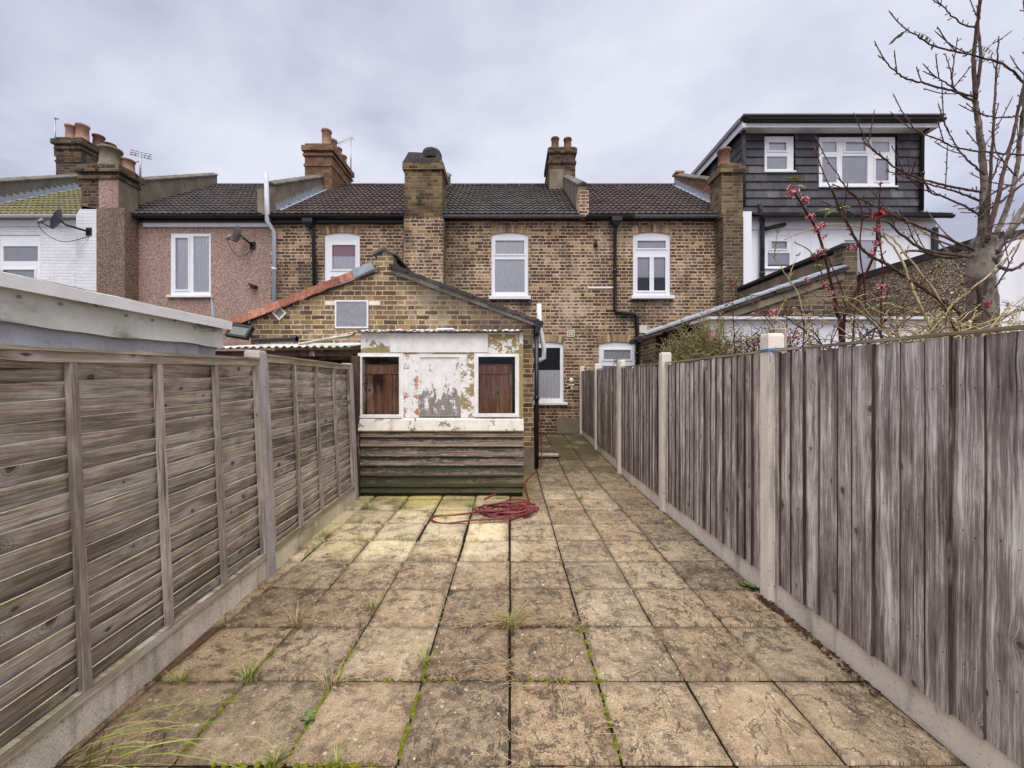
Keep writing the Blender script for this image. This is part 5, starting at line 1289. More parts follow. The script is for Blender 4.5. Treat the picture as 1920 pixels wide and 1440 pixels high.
# ------------------------------------------------------------------ small things in the yard
hs = thing('garden_hose', 'maroon garden hose lying in a loose tangled coil in front of the lean-to', 'hose', (-.1, 4.7, 0))
r = random.Random(12); pts = []
def HG(px, py, z=.0): Y = (EYE - ground_z(6.0) - .012)*F/(py-CY); return Vector(((px-CX)/F*Y, Y, .014 + z))
loop0 = [(1003,962,.05),(985,972,.05),(940,979,.04),(885,981,.03),(835,982,.0),(810,976,.0),(815,968,.0),(850,966,.0),(905,965,.03),(960,971,.05),(1000,966,.06)]
pts += [HG(*q) for q in loop0]
cx_, cy_ = -.04, 4.68
for k in range(9):      # heaped ellipses
    ax, ay = r.uniform(.16, .34), r.uniform(.09, .30); ox, oy = r.uniform(-.2, .14), r.uniform(-.12, .12); rot = r.uniform(-1.0, 1.0); st = r.random()*.4
    for j in range(9):
        t = 2*math.pi*(j/9.0) + st
        X, Y = ax*math.cos(t), ay*math.sin(t)
        pts.append(Vector((cx_+ox + X*math.cos(rot)-Y*math.sin(rot), cy_+oy + X*math.sin(rot)+Y*math.cos(rot), .014 + .010*k*.6 + r.uniform(-.004, .012))))
pts += [Vector((.30, 4.85, .03)), HG(994, 943), HG(988, 925), HG(984, 908), Vector((.28, 6.2, .02)), Vector((.43, 6.62, .03)), Vector((.52, 6.78, .06)), Vector((.545, 6.9, .4)), Vector((.53, 7.0, .8)), Vector((.52, 7.3, 1.05))]
m_ = MB(); m_.tube(smoothpath(pts, 6), .0105, 8); m_.build('tube', M['hose'], hs)
m_ = MB(); a = HG(908, 945, .05); m_.tube([a, a + Vector((.06, .03, .03)), a + Vector((.14, .07, .05))], [.012, .014, .014], 8); m_.build('end_fitting', M['hose'], hs)
for z, a, l, mt, lab in ((.022, .25, .42, 'wood_post', 'dark plank offcut lying flat on the path beside the black downpipe'), (.067, -.12, .40, 'plank', 'pale plank offcut resting on the dark one beside the black downpipe')):
    pl = thing('plank', lab, 'plank', (.72, 7.55, z + ground_z(7.5) - .02)); T = Matrix.Translation((.72, 7.55, z + ground_z(7.5))) @ Matrix.Rotation(a, 4, 'Z'); m_ = MB(); m_.bbox(-l/2, l/2, -.07, .07, -.021, .021, .004, T=T); m_.build('board', M[mt], pl)
for i, (px, py, s_, lab) in enumerate(((1071, 713, .062, 'round cream ornament, topmost of three on the wall by the window'), (1071, 722, .05, 'bow shaped cream ornament, between the round one and the drop on the wall'), (1072, 729, .045, 'drop shaped cream ornament, lowest of three on the wall by the window'))):
    c = P(px, py, WY-.02); o = thing('wall_ornament', lab, 'ornament', c, 'ornaments on the brick wall'); m_ = MB()
    if i == 0: V = [(s_, 0), (s_*.9, .012), (s_*.5, .022), (0, .025)]; m_.lathe(V, (0,0,0), 20)
    elif i == 1:
        m_.lathe([(s_*.35, 0), (s_*.3, .015), (0, .02)], (0,0,0), 10); m_.lathe([(s_*.6, 0), (s_*.5, .012), (0, .016)], (s_*.9,0,0), 8); m_.lathe([(s_*.6, 0), (s_*.5, .012), (0, .016)], (-s_*.9,0,0), 8)
    else: m_.lathe([(s_, 0), (s_*.8, .012), (0, .02)], (0,0,0), 3); m_.lathe([(s_*.5, 0), (s_*.4, .014), (0, .02)], (0,s_*.8,0), 8)
    m_.v = [(c.x + x, c.y - z, c.z + y) for x, y, z in m_.v]; m_.build('disc', M['ornament'], o)

# ------------------------------------------------------------------ weeds in the joints
def ground_pt(px, py):
    Y = EYE*F/(py-CY)
    for _ in range(6): Y = (EYE - ground_z(Y))*F/(py-CY)
    return Vector(((px-CX)/F*Y, Y, ground_z(Y)))
def blade(mb, base, d, h, w, bend, mi):
    d = Vector(d); n = 5; side = d.cross(Vector((0,0,1)))
    side = side.normalized() if side.length > 1e-4 else Vector((1,0,0)); V = []
    for k in range(n+1):
        t = k/n; p = Vector(base) + d*h*bend*t*t + Vector((0,0,1))*h*(t - bend*.45*t*t)
        ww = w*(1-t)**.7 + .0002; V += [p - side*ww, p + side*ww]
    mb.add(V, [(2*k, 2*k+1, 2*k+3, 2*k+2) for k in range(n)], mi)
def tuft(label, px, py, n, h, spread, dry, seed, name='grass_tuft', cat='grass tuft', leaf=False, group='weeds between the slabs'):
    c = ground_pt(px, py); r = random.Random(seed); m_ = MB()
    for i in range(n):
        a = r.uniform(0, 6.283); rr = spread*r.random()**.7; b = c + Vector((rr*math.cos(a), rr*math.sin(a)*.55, -.005)); dr = r.random() < dry
        hh = h*r.uniform(.4, 1.1)
        if leaf:
            L = hh; w = L*.28; d = Vector((math.cos(a), math.sin(a), r.uniform(.25, .9))).normalized(); s_ = d.cross(Vector((0,0,1))).normalized()
            q = [b, b + d*L*.4 - s_*w, b + d*L*.75 - s_*w*.7, b + d*L - Vector((0,0,L*.15)), b + d*L*.75 + s_*w*.7, b + d*L*.4 + s_*w]; mid = b + d*L*.5 - Vector((0,0,.004))
            m_.add(q + [mid], [(0,1,6),(1,2,6),(2,3,6),(3,4,6),(4,5,6),(5,0,6)], 0)
        else:
            blade(m_, b, (math.cos(a), math.sin(a), 0), hh*(.8 if dr else 1), r.uniform(.0012, .0026), r.uniform(.2, 1.6 if dr else .9), 1 if dr else 0)
    o = m_.build(name, [M['leaf_dark'] if leaf else M['grass'], M['straw']], None, loc=c); tag(o, label, cat, group); return o
TUFTS = [('big straw-edged tuft of grass in the middle of the patio', 957, 1172, 130, .16, .085, .45, 0),
 ('grass tuft two slabs left of the big patio tuft', 698, 1143, 60, .13, .04, .3, 0), ('spreading yellowish tuft near the brown wet slab', 468, 1272, 80, .11, .06, .25, 0),
 ('small tuft touching the near end of the brown wet slab', 338, 1277, 45, .08, .05, .15, 0), ('tall brown seed-stalk tuft in the joint left of patio centre', 556, 1172, 55, .19, .05, .9, 0),
 ('bushy tuft against the left gravel board', 612, 1008, 90, .14, .07, .25, 0), ('dark green tuft below the left end of the cladding', 692, 956, 90, .16, .09, .1, 0),
 ('straggling tuft with white stalks below the cladding', 752, 953, 70, .20, .09, .35, 0), ('dense tuft beside the left end of the hose coil', 884, 952, 80, .15, .07, .3, 0),
 ('fresh tuft right of the big patio tuft', 1091, 1186, 40, .07, .035, .2, 0), ('wispy tuft in the joint below the big tuft', 795, 1245, 45, .12, .03, .4, 0),
 ('strawy tuft with fallen stems in the left foreground', 622, 1283, 55, .10, .06, .6, 0), ('low tuft in the path joint right of the coil', 1033, 952, 40, .10, .04, .2, 0),
 ('bright tuft on the path by the second white post', 1086, 935, 50, .10, .06, .1, 0), ('flat tuft just below the coil', 985, 1052, 36, .05, .04, .2, 0), ('flat tuft right of the flat one below the coil', 1084, 1112, 30, .05, .035, .2, 0),
 ('tiny tuft in the long central joint', 1018, 1010, 24, .05, .03, .1, 0), ('tuft at the front edge by the bottom of the picture', 515, 1432, 50, .09, .03, .2, 0), ('pale tuft among moss at the bottom edge', 632, 1432, 36, .07, .03, .3, 0),
 ('sparse weeds between second and third slab rows, left of the hose loop', 835, 972, 40, .10, .05, .5, 0), ('weeds along the joint left of the pale slabs', 765, 1015, 45, .10, .05, .5, 0),
 ('tuft at the corner of the pale slabs', 570, 1030, 40, .08, .06, .6, 0)]
for i, t in enumerate(TUFTS): tuft(t[0], t[1], t[2], t[3], t[4], t[5], t[6], 40+i)
for i, t in enumerate([('round leafy weed at the foot of the tall near white post', 1409, 1100, 70, .055, .05), ('rosette weed with oval leaves in the left foreground joint', 581, 1345, 14, .040, .012),
  ('small leafy weed on the path beyond the bright tuft', 1052, 945, 26, .035, .03), ('leafy seedling at the junction of four slabs right of centre', 1183, 1106, 14, .03, .02), ('small weed by the far right gravel board', 1187, 912, 26, .045, .035), ('flat leafy weed on the right-hand path slabs', 1143, 983, 26, .035, .04)]):
    tuft(t[0], t[1], t[2], t[3], t[4], t[5], 0, 90+i, 'leafy_weed', 'weed', True)
# tall blades at the bottom left corner
m_ = MB(); r = random.Random(3)
c = Vector((-1.60, 1.56, 0))
for i in range(30):
    b = c + Vector((r.uniform(-.12, .16), r.uniform(-.12, .1), 0)); a = r.uniform(-.6, 1.2); blade(m_, b, (math.cos(a), math.sin(a)*.4 - .1, 0), r.uniform(.2, .42), r.uniform(.003, .006), r.uniform(.8, 1.6), 0 if r.random() < .8 else 1)
tag(m_.build('grass_clump', [M['grass'], M['straw']], None, loc=c), 'long green grass blades arching out of the bottom left corner', 'grass clump')
# moss in the joints: one object of stuff
m_ = MB(); r = random.Random(21)
def moss_run(x0, y0, x1, y1, n, w=.009):
    for i in range(n):
        t = r.random(); x, y = x0+(x1-x0)*t, y0+(y1-y0)*t; s_ = r.uniform(.5, 1.3)*w
        m_.lathe([(s_*1.2, 0), (s_*1.1, s_*.5), (s_*.7, s_*.9), (0, s_*1.05)], (x + r.uniform(-.003, .003), y + r.uniform(-.003, .003), -.010), 7)
for a, b, c_, d, n in ((-1.353,1.60,-1.353,1.96,40), (-1.353,2.0,-1.353,2.3,22), (-.903,1.6,-.903,1.98,55), (-.903,2.05,-.903,2.35,20), (-.453,1.6,-.453,1.95,55), (-.453,2.02,-.453,2.2,14), (-1.2,1.575,-.5,1.575,40), (.447,1.6,.447,1.95,22), (.447,2.05,.447,2.4,16), (-.9,2.026,-.3,2.026,16), (.0,2.02,.5,2.02,18), (-1.8,5.2,-.3,5.2,50), (-.453,2.5,-.453,2.9,6)): moss_run(a, b, c_, d, n)
tag(m_.build('moss', M['moss']), 'bright green moss in the joints between slabs', 'moss', kind='stuff')
# leaf litter and dry stems
m_ = MB()
def bits(x0, x1, y0, y1, n, s=.012, z=.004):
    for i in range(n):
        x, y = r.uniform(x0, x1), r.uniform(y0, y1); a = r.random()*6.28; q = s*r.uniform(.4, 1.4); zz = ground_z(y) + z + r.random()*.012
        u = Vector((math.cos(a), math.sin(a), r.uniform(-.3, .3)))*q; v = Vector((-math.sin(a), math.cos(a), r.uniform(-.3, .3)))*q*.6; c = Vector((x, y, zz)); m_.add([c-u, c-v, c+u, c+v], [(0,1,2,3)], 0)
for k in range(9): y = 1.9 + .1*k; bits(1.755, 1.808, y, y+.12, 26)
bits(1.74, 1.80, 2.62, 2.80, 70); bits(1.77, 1.805, 2.9, 5.0, 90); bits(-.02, .02, 2.0, 2.45, 70, .008); bits(-.1, .5, 2.44, 2.49, 120, .009); bits(.4, .5, 2.4, 2.6, 40, .009); bits(-.5, .1, 2.0, 2.05, 60, .008); bits(-1.9, -.5, 3.3, 5.1, 60, .008)
tag(m_.build('leaf_litter', M['debris']), 'brown leaf litter gathered along joints and gravel boards', 'leaf litter', kind='stuff')
m_ = MB()
def stems(cx, cy, n, L, sp):
    for i in range(n):
        a = r.uniform(-.5, .5) + (3.14 if r.random() < .5 else 0); l = L*r.uniform(.4, 1.3); c = Vector((cx + r.uniform(-sp, sp), cy + r.uniform(-sp, sp)*.5, .008)); e = c + Vector((math.cos(a)*l, math.sin(a)*l, r.uniform(0, .03))); m = (c+e)/2 + Vector((r.uniform(-.02,.02), r.uniform(-.03,.03), .015)); m_.tube(smoothpath([c, m, e], 3), .0011, 4, cap=False)
stems(.0, 2.5, 70, .16, .12); stems(-.25, 2.50, 30, .14, .12); stems(.3, 2.48, 30, .12, .15); stems(-.1, 2.04, 50, .14, .2); stems(.5, 1.75, 24, .16, .15); stems(-.7, 2.05, 24, .14, .1); stems(-1.0, 1.62, 14, .14, .15); stems(.0, 3.4, 30, .10, .3); stems(-.4, 3.0, 16, .1, .2); stems(0, 1.6, 20, .12, .2)
tag(m_.build('dry_stems', M['straw']), 'thin dry grass stems scattered on the slabs', 'dry stems', kind='stuff')

# ------------------------------------------------------------------ bare tree beyond the right fence
tr = thing('bare_tree', 'pollarded bare tree with upright spurred shoots beyond the right fence', 'tree', (4.30, 3.6, 0))
rt = random.Random(31)
def pxpath(pts, Y0, Y1): n = len(pts)-1; return [P(p[0], p[1], Y0 + (Y1-Y0)*i/n + (rt.uniform(-.03, .03) if 0 < i < n else 0)) for i, p in enumerate(pts)]
def spurs(mb, path, rad, every, ln, seed, mi=0):
    r_ = random.Random(seed); acc = 0
    for a, b in zip(path[:-1], path[1:]):
        d = b-a; acc += d.length
        if acc > every*r_.uniform(.6, 1.4) and d.length > 1e-6:
            acc = 0; t = d.normalized(); s_ = t.cross(Vector((r_.uniform(-1,1), r_.uniform(-1,1), r_.uniform(-1,1)))).normalized(); o = (s_*.8 + t*.6).normalized(); l = ln*r_.uniform(.5, 1.5)
            mb.tube([a, a + o*l*.55, a + o*l + t*l*.3], [max(rad*.5, .003), .0035, .0022], 5, mi); mb.tube([a + o*l*.9, a + o*l*1.15 + t*l*.3], [.0045, .0012], 5, mi)
m_ = MB(); path = smoothpath([Vector((4.30, 3.6, -.1)), Vector((4.29, 3.6, .6)), P(1843, 640, 3.6), P(1842, 570, 3.6), P(1838, 510, 3.6), P(1841, 470, 3.6), P(1846, 446, 3.6)], 6)
rr_ = [.12]*6 + [.105]*6 + [.095]*6 + [.09]*6 + [.088]*6 + [.086]*5 + [.065]*2
m_.tube(path, rr_[:len(path)], 28)
m_.v = [tuple(Vector(p) + Vector((mnoise.noise((p[0]*7, p[1]*7, p[2]*5)), mnoise.noise((p[0]*7+9, p[1]*7, p[2]*5)), 0))*.018 + Vector((mnoise.noise((p[0]*30, p[1]*30, p[2]*9)), mnoise.noise((p[0]*30+5, p[1]*30, p[2]*9)), 0))*.010) for p in m_.v]
for q, rr2 in ():
    c = P(q[0], q[1], 3.52); m_.tube([P(1836, q[1]+18, 3.58), c], [.06, rr2*.8], 10)
for q in (): m_.lathe([(0,-.06*q[2]), (.05*q[2],-.03*q[2]), (.06*q[2],.01), (.03*q[2],.05*q[2]), (0,.06*q[2])], P(q[0], q[1], 3.47), 8)
for k in range(22):      # stubs and young shoots round the pollard head
    a = rt.uniform(0, 6.283); z0 = P(1840, rt.uniform(452, 520), 3.6).z; b = Vector((4.295 + .08*math.cos(a), 3.6 + .08*math.sin(a), z0)); d = Vector((math.cos(a), math.sin(a)*.6, rt.uniform(.2, 1.2))).normalized(); l = rt.choice((.05, .08, .25, .45, .6)); w_ = .018 if l < .1 else .006
    m_.tube(smoothpath([b, b + d*l*.5, b + d*l + Vector((0, 0, l*.2))], 4), [w_*1.3]*4 + [w_*.9]*3 + [w_*.6, w_*.4], 7)
m_.build('trunk', M['bark'], tr)
BR = [ ([(1838,470),(1843,400),(1845,330),(1838,260),(1830,200),(1829,176)], 13, 7, 3.6, 3.55), ([(1829,180),(1826,110),(1832,50),(1838,0),(1842,-70),(1850,-140)], 7, 2.5, 3.55, 3.5),
 ([(1830,185),(1838,110),(1834,40),(1836,-20),(1826,-100)], 6, 2, 3.55, 3.65), ([(1850,455),(1856,345),(1862,250),(1866,170),(1869,120),(1873,68)], 6, 2, 3.65, 3.7),
 ([(1858,460),(1885,400),(1905,330),(1912,260),(1920,190),(1925,90),(1920,-20)], 9, 3.5, 3.6, 3.5), ([(1868,475),(1900,420),(1935,360),(1960,280),(1975,180)], 10, 4, 3.62, 3.7),
 ([(1852,450),(1880,330),(1900,250),(1917,170),(1935,80)], 7, 2.5, 3.5, 3.4), ([(1864,470),(1890,440),(1930,400),(1990,350)], 9, 4, 3.55, 3.4), ([(1842,360),(1790,352),(1735,338),(1680,315),(1640,282),(1623,272)], 4.5, 1.8, 3.58, 3.3),
 ([(1842,378),(1800,362),(1760,350),(1700,333),(1660,320)], 4, 1.8, 3.6, 3.8), ([(1842,408),(1812,388),(1770,370),(1738,358),(1700,330),(1672,272)], 4, 1.6, 3.56, 3.4), ([(1826,470),(1760,440),(1700,415),(1640,385),(1595,362),(1570,325)], 5, 1.8, 3.5, 3.0),
 ([(1820,482),(1740,470),(1690,440),(1660,415),(1600,400),(1540,378)], 5, 1.6, 3.45, 2.9), ([(1824,480),(1770,482),(1720,470),(1690,474)], 6, 3, 3.5, 3.3), ([(1829,182),(1790,172),(1740,158),(1700,148),(1680,135),(1660,115),(1648,105)], 4, 1.6, 3.55, 3.3),
 ([(1829,190),(1805,180),(1788,165),(1765,150),(1730,134)], 4, 1.4, 3.55, 3.5), ([(1788,164),(1781,130),(1772,100)], 2.2, 1.4, 3.5, 3.5), ([(1785,162),(1789,110),(1795,70)], 2.2, 1.4, 3.5, 3.45), ([(1790,163),(1812,135),(1835,108),(1868,74)], 2.2, 1.3, 3.5, 3.4),
 ([(1832,52),(1805,45),(1780,25),(1755,-2)], 3, 1.6, 3.52, 3.4), ([(1922,158),(1890,125),(1850,110),(1800,98),(1755,88),(1715,65),(1690,48)], 4, 1.8, 3.5, 3.3), ([(1925,290),(1880,288),(1800,278),(1760,262),(1720,245),(1706,230)], 3.6, 1.6, 3.5, 3.4),
 ([(1846,328),(1815,300),(1796,280),(1780,250),(1768,225)], 3.6, 1.5, 3.55, 3.45), ([(1915,218),(1880,220),(1850,218),(1830,208),(1812,194)], 3, 1.3, 3.5, 3.45), ([(1918,345),(1880,375),(1850,395),(1835,412)], 4, 4, 3.45, 3.55),
 ([(1925,320),(1900,345),(1866,360),(1850,372)], 4.5, 3, 3.45, 3.5), ([(1905,330),(1880,300),(1865,276),(1862,230)], 2.5, 1.3, 3.5, 3.5), ([(1838,415),(1862,330),(1890,280),(1930,240)], 3, 1.4, 3.65, 3.8), ([(1870,500),(1900,505),(1940,480)], 7, 4, 3.5, 3.4),
 ([(1866,540),(1890,500),(1905,470),(1925,430)], 3, 1.3, 3.45, 3.3), ([(1835,530),(1838,590)], 8, 7, 3.42, 3.44), ([(1808,592),(1760,560),(1700,520),(1660,494),(1620,470),(1575,395),(1560,352)], 6.5, 2.4, 3.3, 2.7), ([(1842,430),(1872,420),(1910,418),(1960,410)], 3, 1.5, 3.5, 3.3)]
for i, (pp, w0, w1, Y0, Y1) in enumerate(BR):
    path = smoothpath(pxpath(pp, Y0, Y1), 7); n = len(path); m_ = MB()
    jit = [Vector((rt.uniform(-1,1), rt.uniform(-1,1), rt.uniform(-1,1)))*.004 for _ in path]; path = [p + (j if 0 < k < n-1 else j*0) for k, (p, j) in enumerate(zip(path, jit))]
    rad = [(w0 + (w1-w0)*k/(n-1))*.5*3.5/F for k in range(n)]
    m_.tube(path, rad, 8 if w0 > 6 else 6); spurs(m_, path, rad[n//2], .055, .026, i)
    if len(pp) > 3 and w0 < 14:      # side twigs
        for _ in range(3 if w0 > 3.4 else 1):
            k = rt.randrange(n//3, n-1); b = path[k]; t = (path[k] - path[k-1]).normalized(); d = (t + Vector((rt.uniform(-1,1), rt.uniform(-1,1), rt.uniform(-.1,1.1)))*.8).normalized(); l = rt.uniform(.12, .34)
            tw_ = smoothpath([b, b + d*l*.5 + Vector((0,0,.01)), b + d*l + Vector((0,0,l*.25))], 4); m_.tube(tw_, [rad[k]*.6, *([.004]*(len(tw_)-2)), .002], 5); spurs(m_, tw_, .003, .05, .018, i*9)
    m_.build('branch', M['bark'] if w0 > 8 else M['twig'], tr)
def compound_leaf(mb, base, d, L, n, r_, droop=.4, mi=0):
    d = Vector(d).normalized(); path = [base + d*L*t - Vector((0,0,1))*droop*L*t*t for t in (0,.25,.5,.75,1)]; mb.tube(path, .0018, 4, mi, cap=False)
    for k in range(n):
        t = .3 + .7*k/n; b = base + d*L*t - Vector((0,0,1))*droop*L*t*t
        for sg in (-1, 1):
            s_ = (d.cross(Vector((0,0,1)))*sg*.9 + d*.5 - Vector((0,0,.4 + .3*r_.random()))).normalized(); l = L*.34*r_.uniform(.7, 1.1); u = s_.cross(d).normalized()*l*.2
            q = s_.cross(u).normalized()*l*.2; mb.add([b, b + s_*l*.5 + q, b + s_*l, b + s_*l*.5 - q], [(0,1,2,3)], mi)
m_ = MB(); rl = random.Random(4)
for px, py, dx, L in ((1710,62,1,.20), (1705,62,-.7,.16), (1832,88,.8,.14), (1838,88,-1,.12)): compound_leaf(m_, P(px, py, 3.35), (dx, -.1, .25), L, 5, rl, .9)
m_.build('leaves', M['leaf'], tr)

# ------------------------------------------------------------------ pink flowering shrub, brambles, scrub
vb = thing('flowering_shrub', 'upright dark red stems with clusters of pink blossom behind the right fence', 'shrub', (2.68, 3.2, 0))
def foot(px, Y): return Vector(((px-CX)/F*Y, Y, .0))
VS = [([(1576,640),(1570,590),(1556,520),(1535,440),(1510,395),(1490,362)], 6.5, 3, 3.1, 2.9), ([(1580,640),(1600,560),(1630,500),(1643,460),(1645,420),(1647,398)], 6, 3, 3.15, 3.0), ([(1575,620),(1552,540),(1535,500),(1518,470),(1490,455)], 3, 1.6, 3.1, 3.3),
      ([(1584,640),(1582,560),(1560,500),(1540,455),(1528,420)], 2.6, 1.4, 3.2, 3.2), ([(1652,600),(1655,520),(1650,440),(1649,380),(1651,345)], 2.6, 1.6, 3.0, 2.95), ([(1600,620),(1622,560),(1612,470),(1616,400),(1600,365),(1560,345)], 3, 1.6, 3.0, 2.8)]
fl_ends = []
for pp, w0, w1, Y0, Y1 in VS:
    path = smoothpath([foot(pp[0][0]+4, Y0)] + pxpath(pp, Y0, Y1), 6); n = len(path); m_ = MB(); m_.tube(path, [(w0 + (w1-w0)*k/(n-1))*.5*3.1/F for k in range(n)], 7); spurs(m_, path[6:], .004, .12, .03, int(w0*9)); m_.build('stem', M['stem_red'], vb)
CL = [(1488,358,.060,'f'),(1508,378,.042,'f'),(1520,407,.040,'f'),(1531,430,.038,'f'),(1541,423,.034,'f'),(1546,443,.028,'f'),(1647,402,.056,'d'),(1646,428,.036,'f'),(1644,458,.040,'f'),(1632,478,.036,'f'),(1598,464,.036,'f'),(1651,344,.02,'d'),(1540,472,.036,'f'),(1527,482,.026,'d'),(1512,524,.026,'f'),(1376,534,.026,'d'),(1452,584,.036,'f'),(1443,592,.026,'f'),(1490,578,.022,'f'),(1412,588,.024,'f'),(1650,540,.040,'f'),(1708,527,.026,'d'),(1850,570,.036,'d'),(1336,628,.034,'f'),(1545,536,.03,'f'),(1560,548,.03,'f'),(1655,555,.03,'f'),(1365,642,.024,'d'),(1420,648,.02,'d'),(1492,632,.02,'f')]
rf_ = random.Random(17)
for i, (px, py, s_, k) in enumerate(CL):
    m_ = MB(); c = P(px, py, 2.95 if px > 1420 else 3.9)
    if px <= 1420: s_ *= 1.15
    for j in range(46 if s_ > .03 else 26):
        d = Vector((rf_.gauss(0,1), rf_.gauss(0,1), rf_.gauss(0,1))).normalized(); b = c + d*s_*rf_.uniform(.2, .9); q = s_*rf_.uniform(.13, .24)
        u = d.cross(Vector((rf_.uniform(-1,1), rf_.uniform(-1,1), .3))).normalized(); v = d.cross(u)
        V = [b]; 
        for a in range(5): an = a*1.2566; V.append(b + (u*math.cos(an) + v*math.sin(an))*q + d*q*.5)
        m_.add(V, [(0, a+1, (a+1) % 5 + 1) for a in range(5)], 0)
        m_.tube([c, b], .0016, 3, 1, cap=False)
    m_.build('blossom', [M['flower'] if k == 'f' else M['flower_red'], M['stem_red']], vb)
m_ = MB()
for px, py, L in ((1530,405,.14),(1525,400,.12),(1545,410,.13),(1552,470,.12),(1540,470,.1),(1560,395,.12),(1548,500,.1),(1600,640,.1),(1650,575,.13),(1680,570,.13),(1490,350,.12),(1505,340,.14)): compound_leaf(m_, P(px, py, 2.98), (rf_.uniform(-1,1), rf_.uniform(-.4,.4), rf_.uniform(.1,.7)), L, 4, rf_, .5)
m_.build('leaves', M['leaf'], vb)
# arching canes
bm = thing('bramble', 'tangle of arching thin canes above the right fence between shrub and tree', 'bramble', (3.1, 3.3, 0)); rb = random.Random(77)
def inset(x, y): return max(x, 1.98)
CANES = [([(1830,640),(1760,620),(1690,600),(1560,585)], 4), ([(1800,650),(1760,560),(1700,480),(1660,440),(1560,420),(1470,450)], 4), ([(1760,640),(1720,560),(1680,470),(1640,430)], 5), ([(1700,640),(1800,560),(1870,500),(1925,440)], 4.5), ([(1650,650),(1700,600),(1780,570),(1850,575)], 3), ([(1600,650),(1690,580),(1770,550),(1830,520)], 3),
  ([(1920,640),(1860,625),(1780,600),(1700,580),(1640,560)], 5), ([(1480,660),(1440,600),(1400,560),(1370,545)], 2.6), ([(1560,660),(1480,600),(1440,590),(1390,600)], 2.4), ([(1520,660),(1500,560),(1470,510),(1440,470)], 2.4), ([(1620,650),(1600,600),(1540,560),(1480,530)], 2.4), ([(1380,690),(1375,600),(1372,540)], 2.4), ([(1700,655),(1640,600),(1600,560),(1540,560)], 3)]
allc = [(pxpath(pp, rb.uniform(2.9, 3.4), rb.uniform(2.8, 3.6)), w) for pp, w in CANES]
for i in range(86):
    px = rb.uniform(1400, 1925); Y = rb.uniform(2.75, 4.2) if px > 1480 else rb.uniform(3.6, 4.6)
    b = Vector((max((px-CX)/F*Y, 2.0), Y, rb.uniform(1.2, 1.6))); a = rb.uniform(0, 6.283); L = rb.uniform(.35, 1.0); hgt = rb.uniform(.25, .8)
    d = Vector((math.cos(a)*L, math.sin(a)*L*.5, 0)); pp = [b, b + d*.3 + Vector((0,0,hgt*.8)), b + d*.65 + Vector((0,0,hgt)), b + d + Vector((0,0,hgt*rb.uniform(.5,.95)))]
    pp = [Vector((inset(p.x, p.y), p.y, p.z)) for p in pp]; allc.append((pp, rb.uniform(1.8, 3.4)))
for i in range(54):      # stiff straw-coloured canes leaning across the foot of the tree
    px = rb.uniform(1640, 1925); Y = rb.uniform(2.45, 3.2); b = Vector((max((px-CX)/F*Y, 2.0), Y, rb.uniform(1.45, 1.72))); sg = rb.choice((-1, 1, 1)); L = rb.uniform(.4, 1.0)
    e = b + Vector((sg*L*rb.uniform(.5, .95), rb.uniform(-.1, .2), L*rb.uniform(.25, .8))); e.x = max(e.x, 2.0); allc.append(([b, (b+e)/2 + Vector((0, 0, rb.uniform(-.02, .06))), e], rb.uniform(2.0, 3.8)))
def behind(p):      # keep canes on the neighbour's side of the fence
    if p.x >= 1.98: return p
    k = 1.98/max(p.x, .5); return Vector((1.98, p.y*k, EYE + (p.z-EYE)*k))
allc = [([behind(p) for p in pp], w) for pp, w in allc]
rest = MB()
for i, (pp, w) in enumerate(allc):
    path = smoothpath(pp, 7); n = len(path); path = [p + Vector((rb.uniform(-1,1), rb.uniform(-1,1), rb.uniform(-1,1)))*.005 for p in path]; m_ = MB() if i < 99 else rest; m_.tube(path, [w*.5*3.2/F*(1 - .6*k/n) for k in range(n)], 6)
    for _ in range(4):
        k = rb.randrange(3, n); b = path[k-1]; d = Vector((rb.uniform(-1,1), rb.uniform(-.6,.6), rb.uniform(-.2,1))).normalized(); l = rb.uniform(.06, .22); m_.tube([b, b + d*l*.5 + Vector((0,0,.01)), b + d*l], [.003, .0025, .0015], 4, cap=False); spurs(m_, smoothpath([b, b + d*l*.5, b + d*l], 4), .002, .05, .014, i)
        if rb.random() < .35:
            c = b + d*l
            for q in range(4):
                e = Vector((rb.uniform(-1,1), rb.uniform(-1,1), rb.uniform(-1,.6))).normalized()*.022; s_ = e.cross(Vector((.3,.2,1))).normalized()*.009; m_.add([c, c + e*.5 + s_, c + e, c + e*.5 - s_], [(0,1,2,3)], 1)
    if i < 99: m_.build('cane', [M['cane_straw'] if i % 3 == 0 or w > 3.9 or i > 98 else (M['twig'] if i % 3 == 1 else M['stem_red']), M['leaf_scrub'] if i % 2 else M['dry_flower']], bm)
tag(rest.build('straw_canes', [M['cane_straw'], M['dry_flower']], bm), kind='stuff')
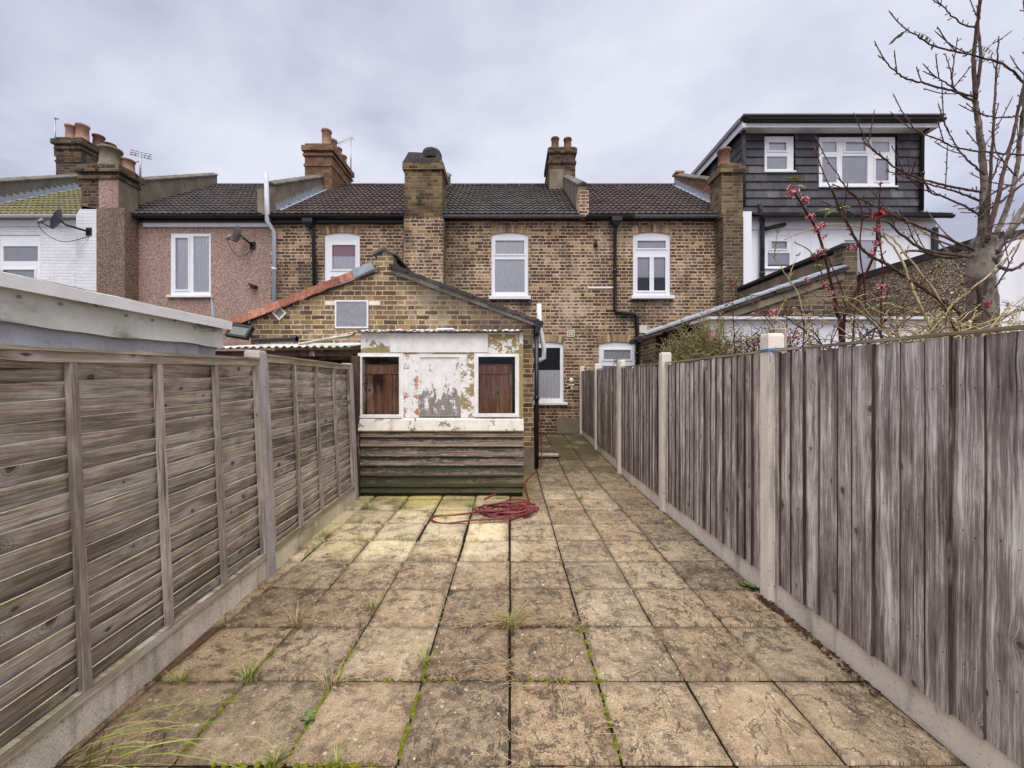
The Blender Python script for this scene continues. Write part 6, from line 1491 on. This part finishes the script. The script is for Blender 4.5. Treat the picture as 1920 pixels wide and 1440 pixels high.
def scrub(name, label, cx, cy, hx, hy, z0, z1, n, seed, mats, twl=.3):
    t = thing(name, label, 'shrub', (cx, cy, 0)); r_ = random.Random(seed); st = MB(); lf = MB()
    for i in range(n):
        a = r_.uniform(0, 6.283); q = r_.random()**.6; b = Vector((cx + hx*.35*q*math.cos(a), cy + hy*.35*q*math.sin(a), r_.uniform(.9, z0+.1))); top = z0 + (z1-z0)*r_.uniform(.2, 1.0)*(1 - .55*q*q)
        e = Vector((cx + hx*q*math.cos(a), cy + hy*q*math.sin(a), top)); e.x = max(e.x, 1.95); m = (b+e)/2 + Vector((r_.uniform(-.06,.06), r_.uniform(-.06,.06), .1)); path = smoothpath([b, m, e], 5); st.tube(path, [.006]*3 + [.004]*(len(path)-5) + [.003, .0018], 5, cap=False)
        for p in path[3:]:
            for _ in range(2):
                d = Vector((r_.uniform(-1,1), r_.uniform(-1,1), r_.uniform(-.2,1.1))).normalized()*twl*r_.uniform(.2, .8); q2 = p + d; q2.x = max(q2.x, 1.93); st.tube([p, p + d*.5 + Vector((0,0,.012)), q2], [.003, .0024, .0014], 4, cap=False)
                for w in range(3):
                    c = p + d*r_.uniform(.35, 1.05); c.x = max(c.x, 1.95); ee = Vector((r_.uniform(-1,1), r_.uniform(-1,1), r_.uniform(-.6,1))).normalized()*r_.uniform(.012, .03); s_ = ee.cross(Vector((r_.random(), .2, 1))).normalized()*.005; lf.add([c, c + ee*.5 + s_, c + ee, c + ee*.5 - s_], [(0,1,2,3)], 0)
    st.build('twigs', M[mats[0]], t); lf.build('foliage', M[mats[1]], t)
scrub('twiggy_shrub', 'dense olive twiggy shrub rising behind the fence at the end of the side path', 2.50, 5.0, .62, .45, 1.55, 2.42, 220, 5, ('scrub', 'leaf_scrub'), .26)
scrub('twiggy_shrub', 'loose reddish twiggy shrub between the spare post and the olive shrub', 2.95, 4.4, .55, .3, 1.5, 2.15, 60, 6, ('stem_red', 'leaf_scrub'), .25)
scrub('twiggy_shrub', 'matted low scrub at the foot of the bare tree', 3.9, 3.45, .8, .25, 1.45, 2.02, 110, 8, ('stem_green', 'leaf_scrub'), .3)
scrub('seedling', 'small leafy sapling poking up before the far ground floor window', 2.42, 8.9, .12, .12, 1.85, 2.12, 8, 9, ('stem_green', 'leaf'), .14)
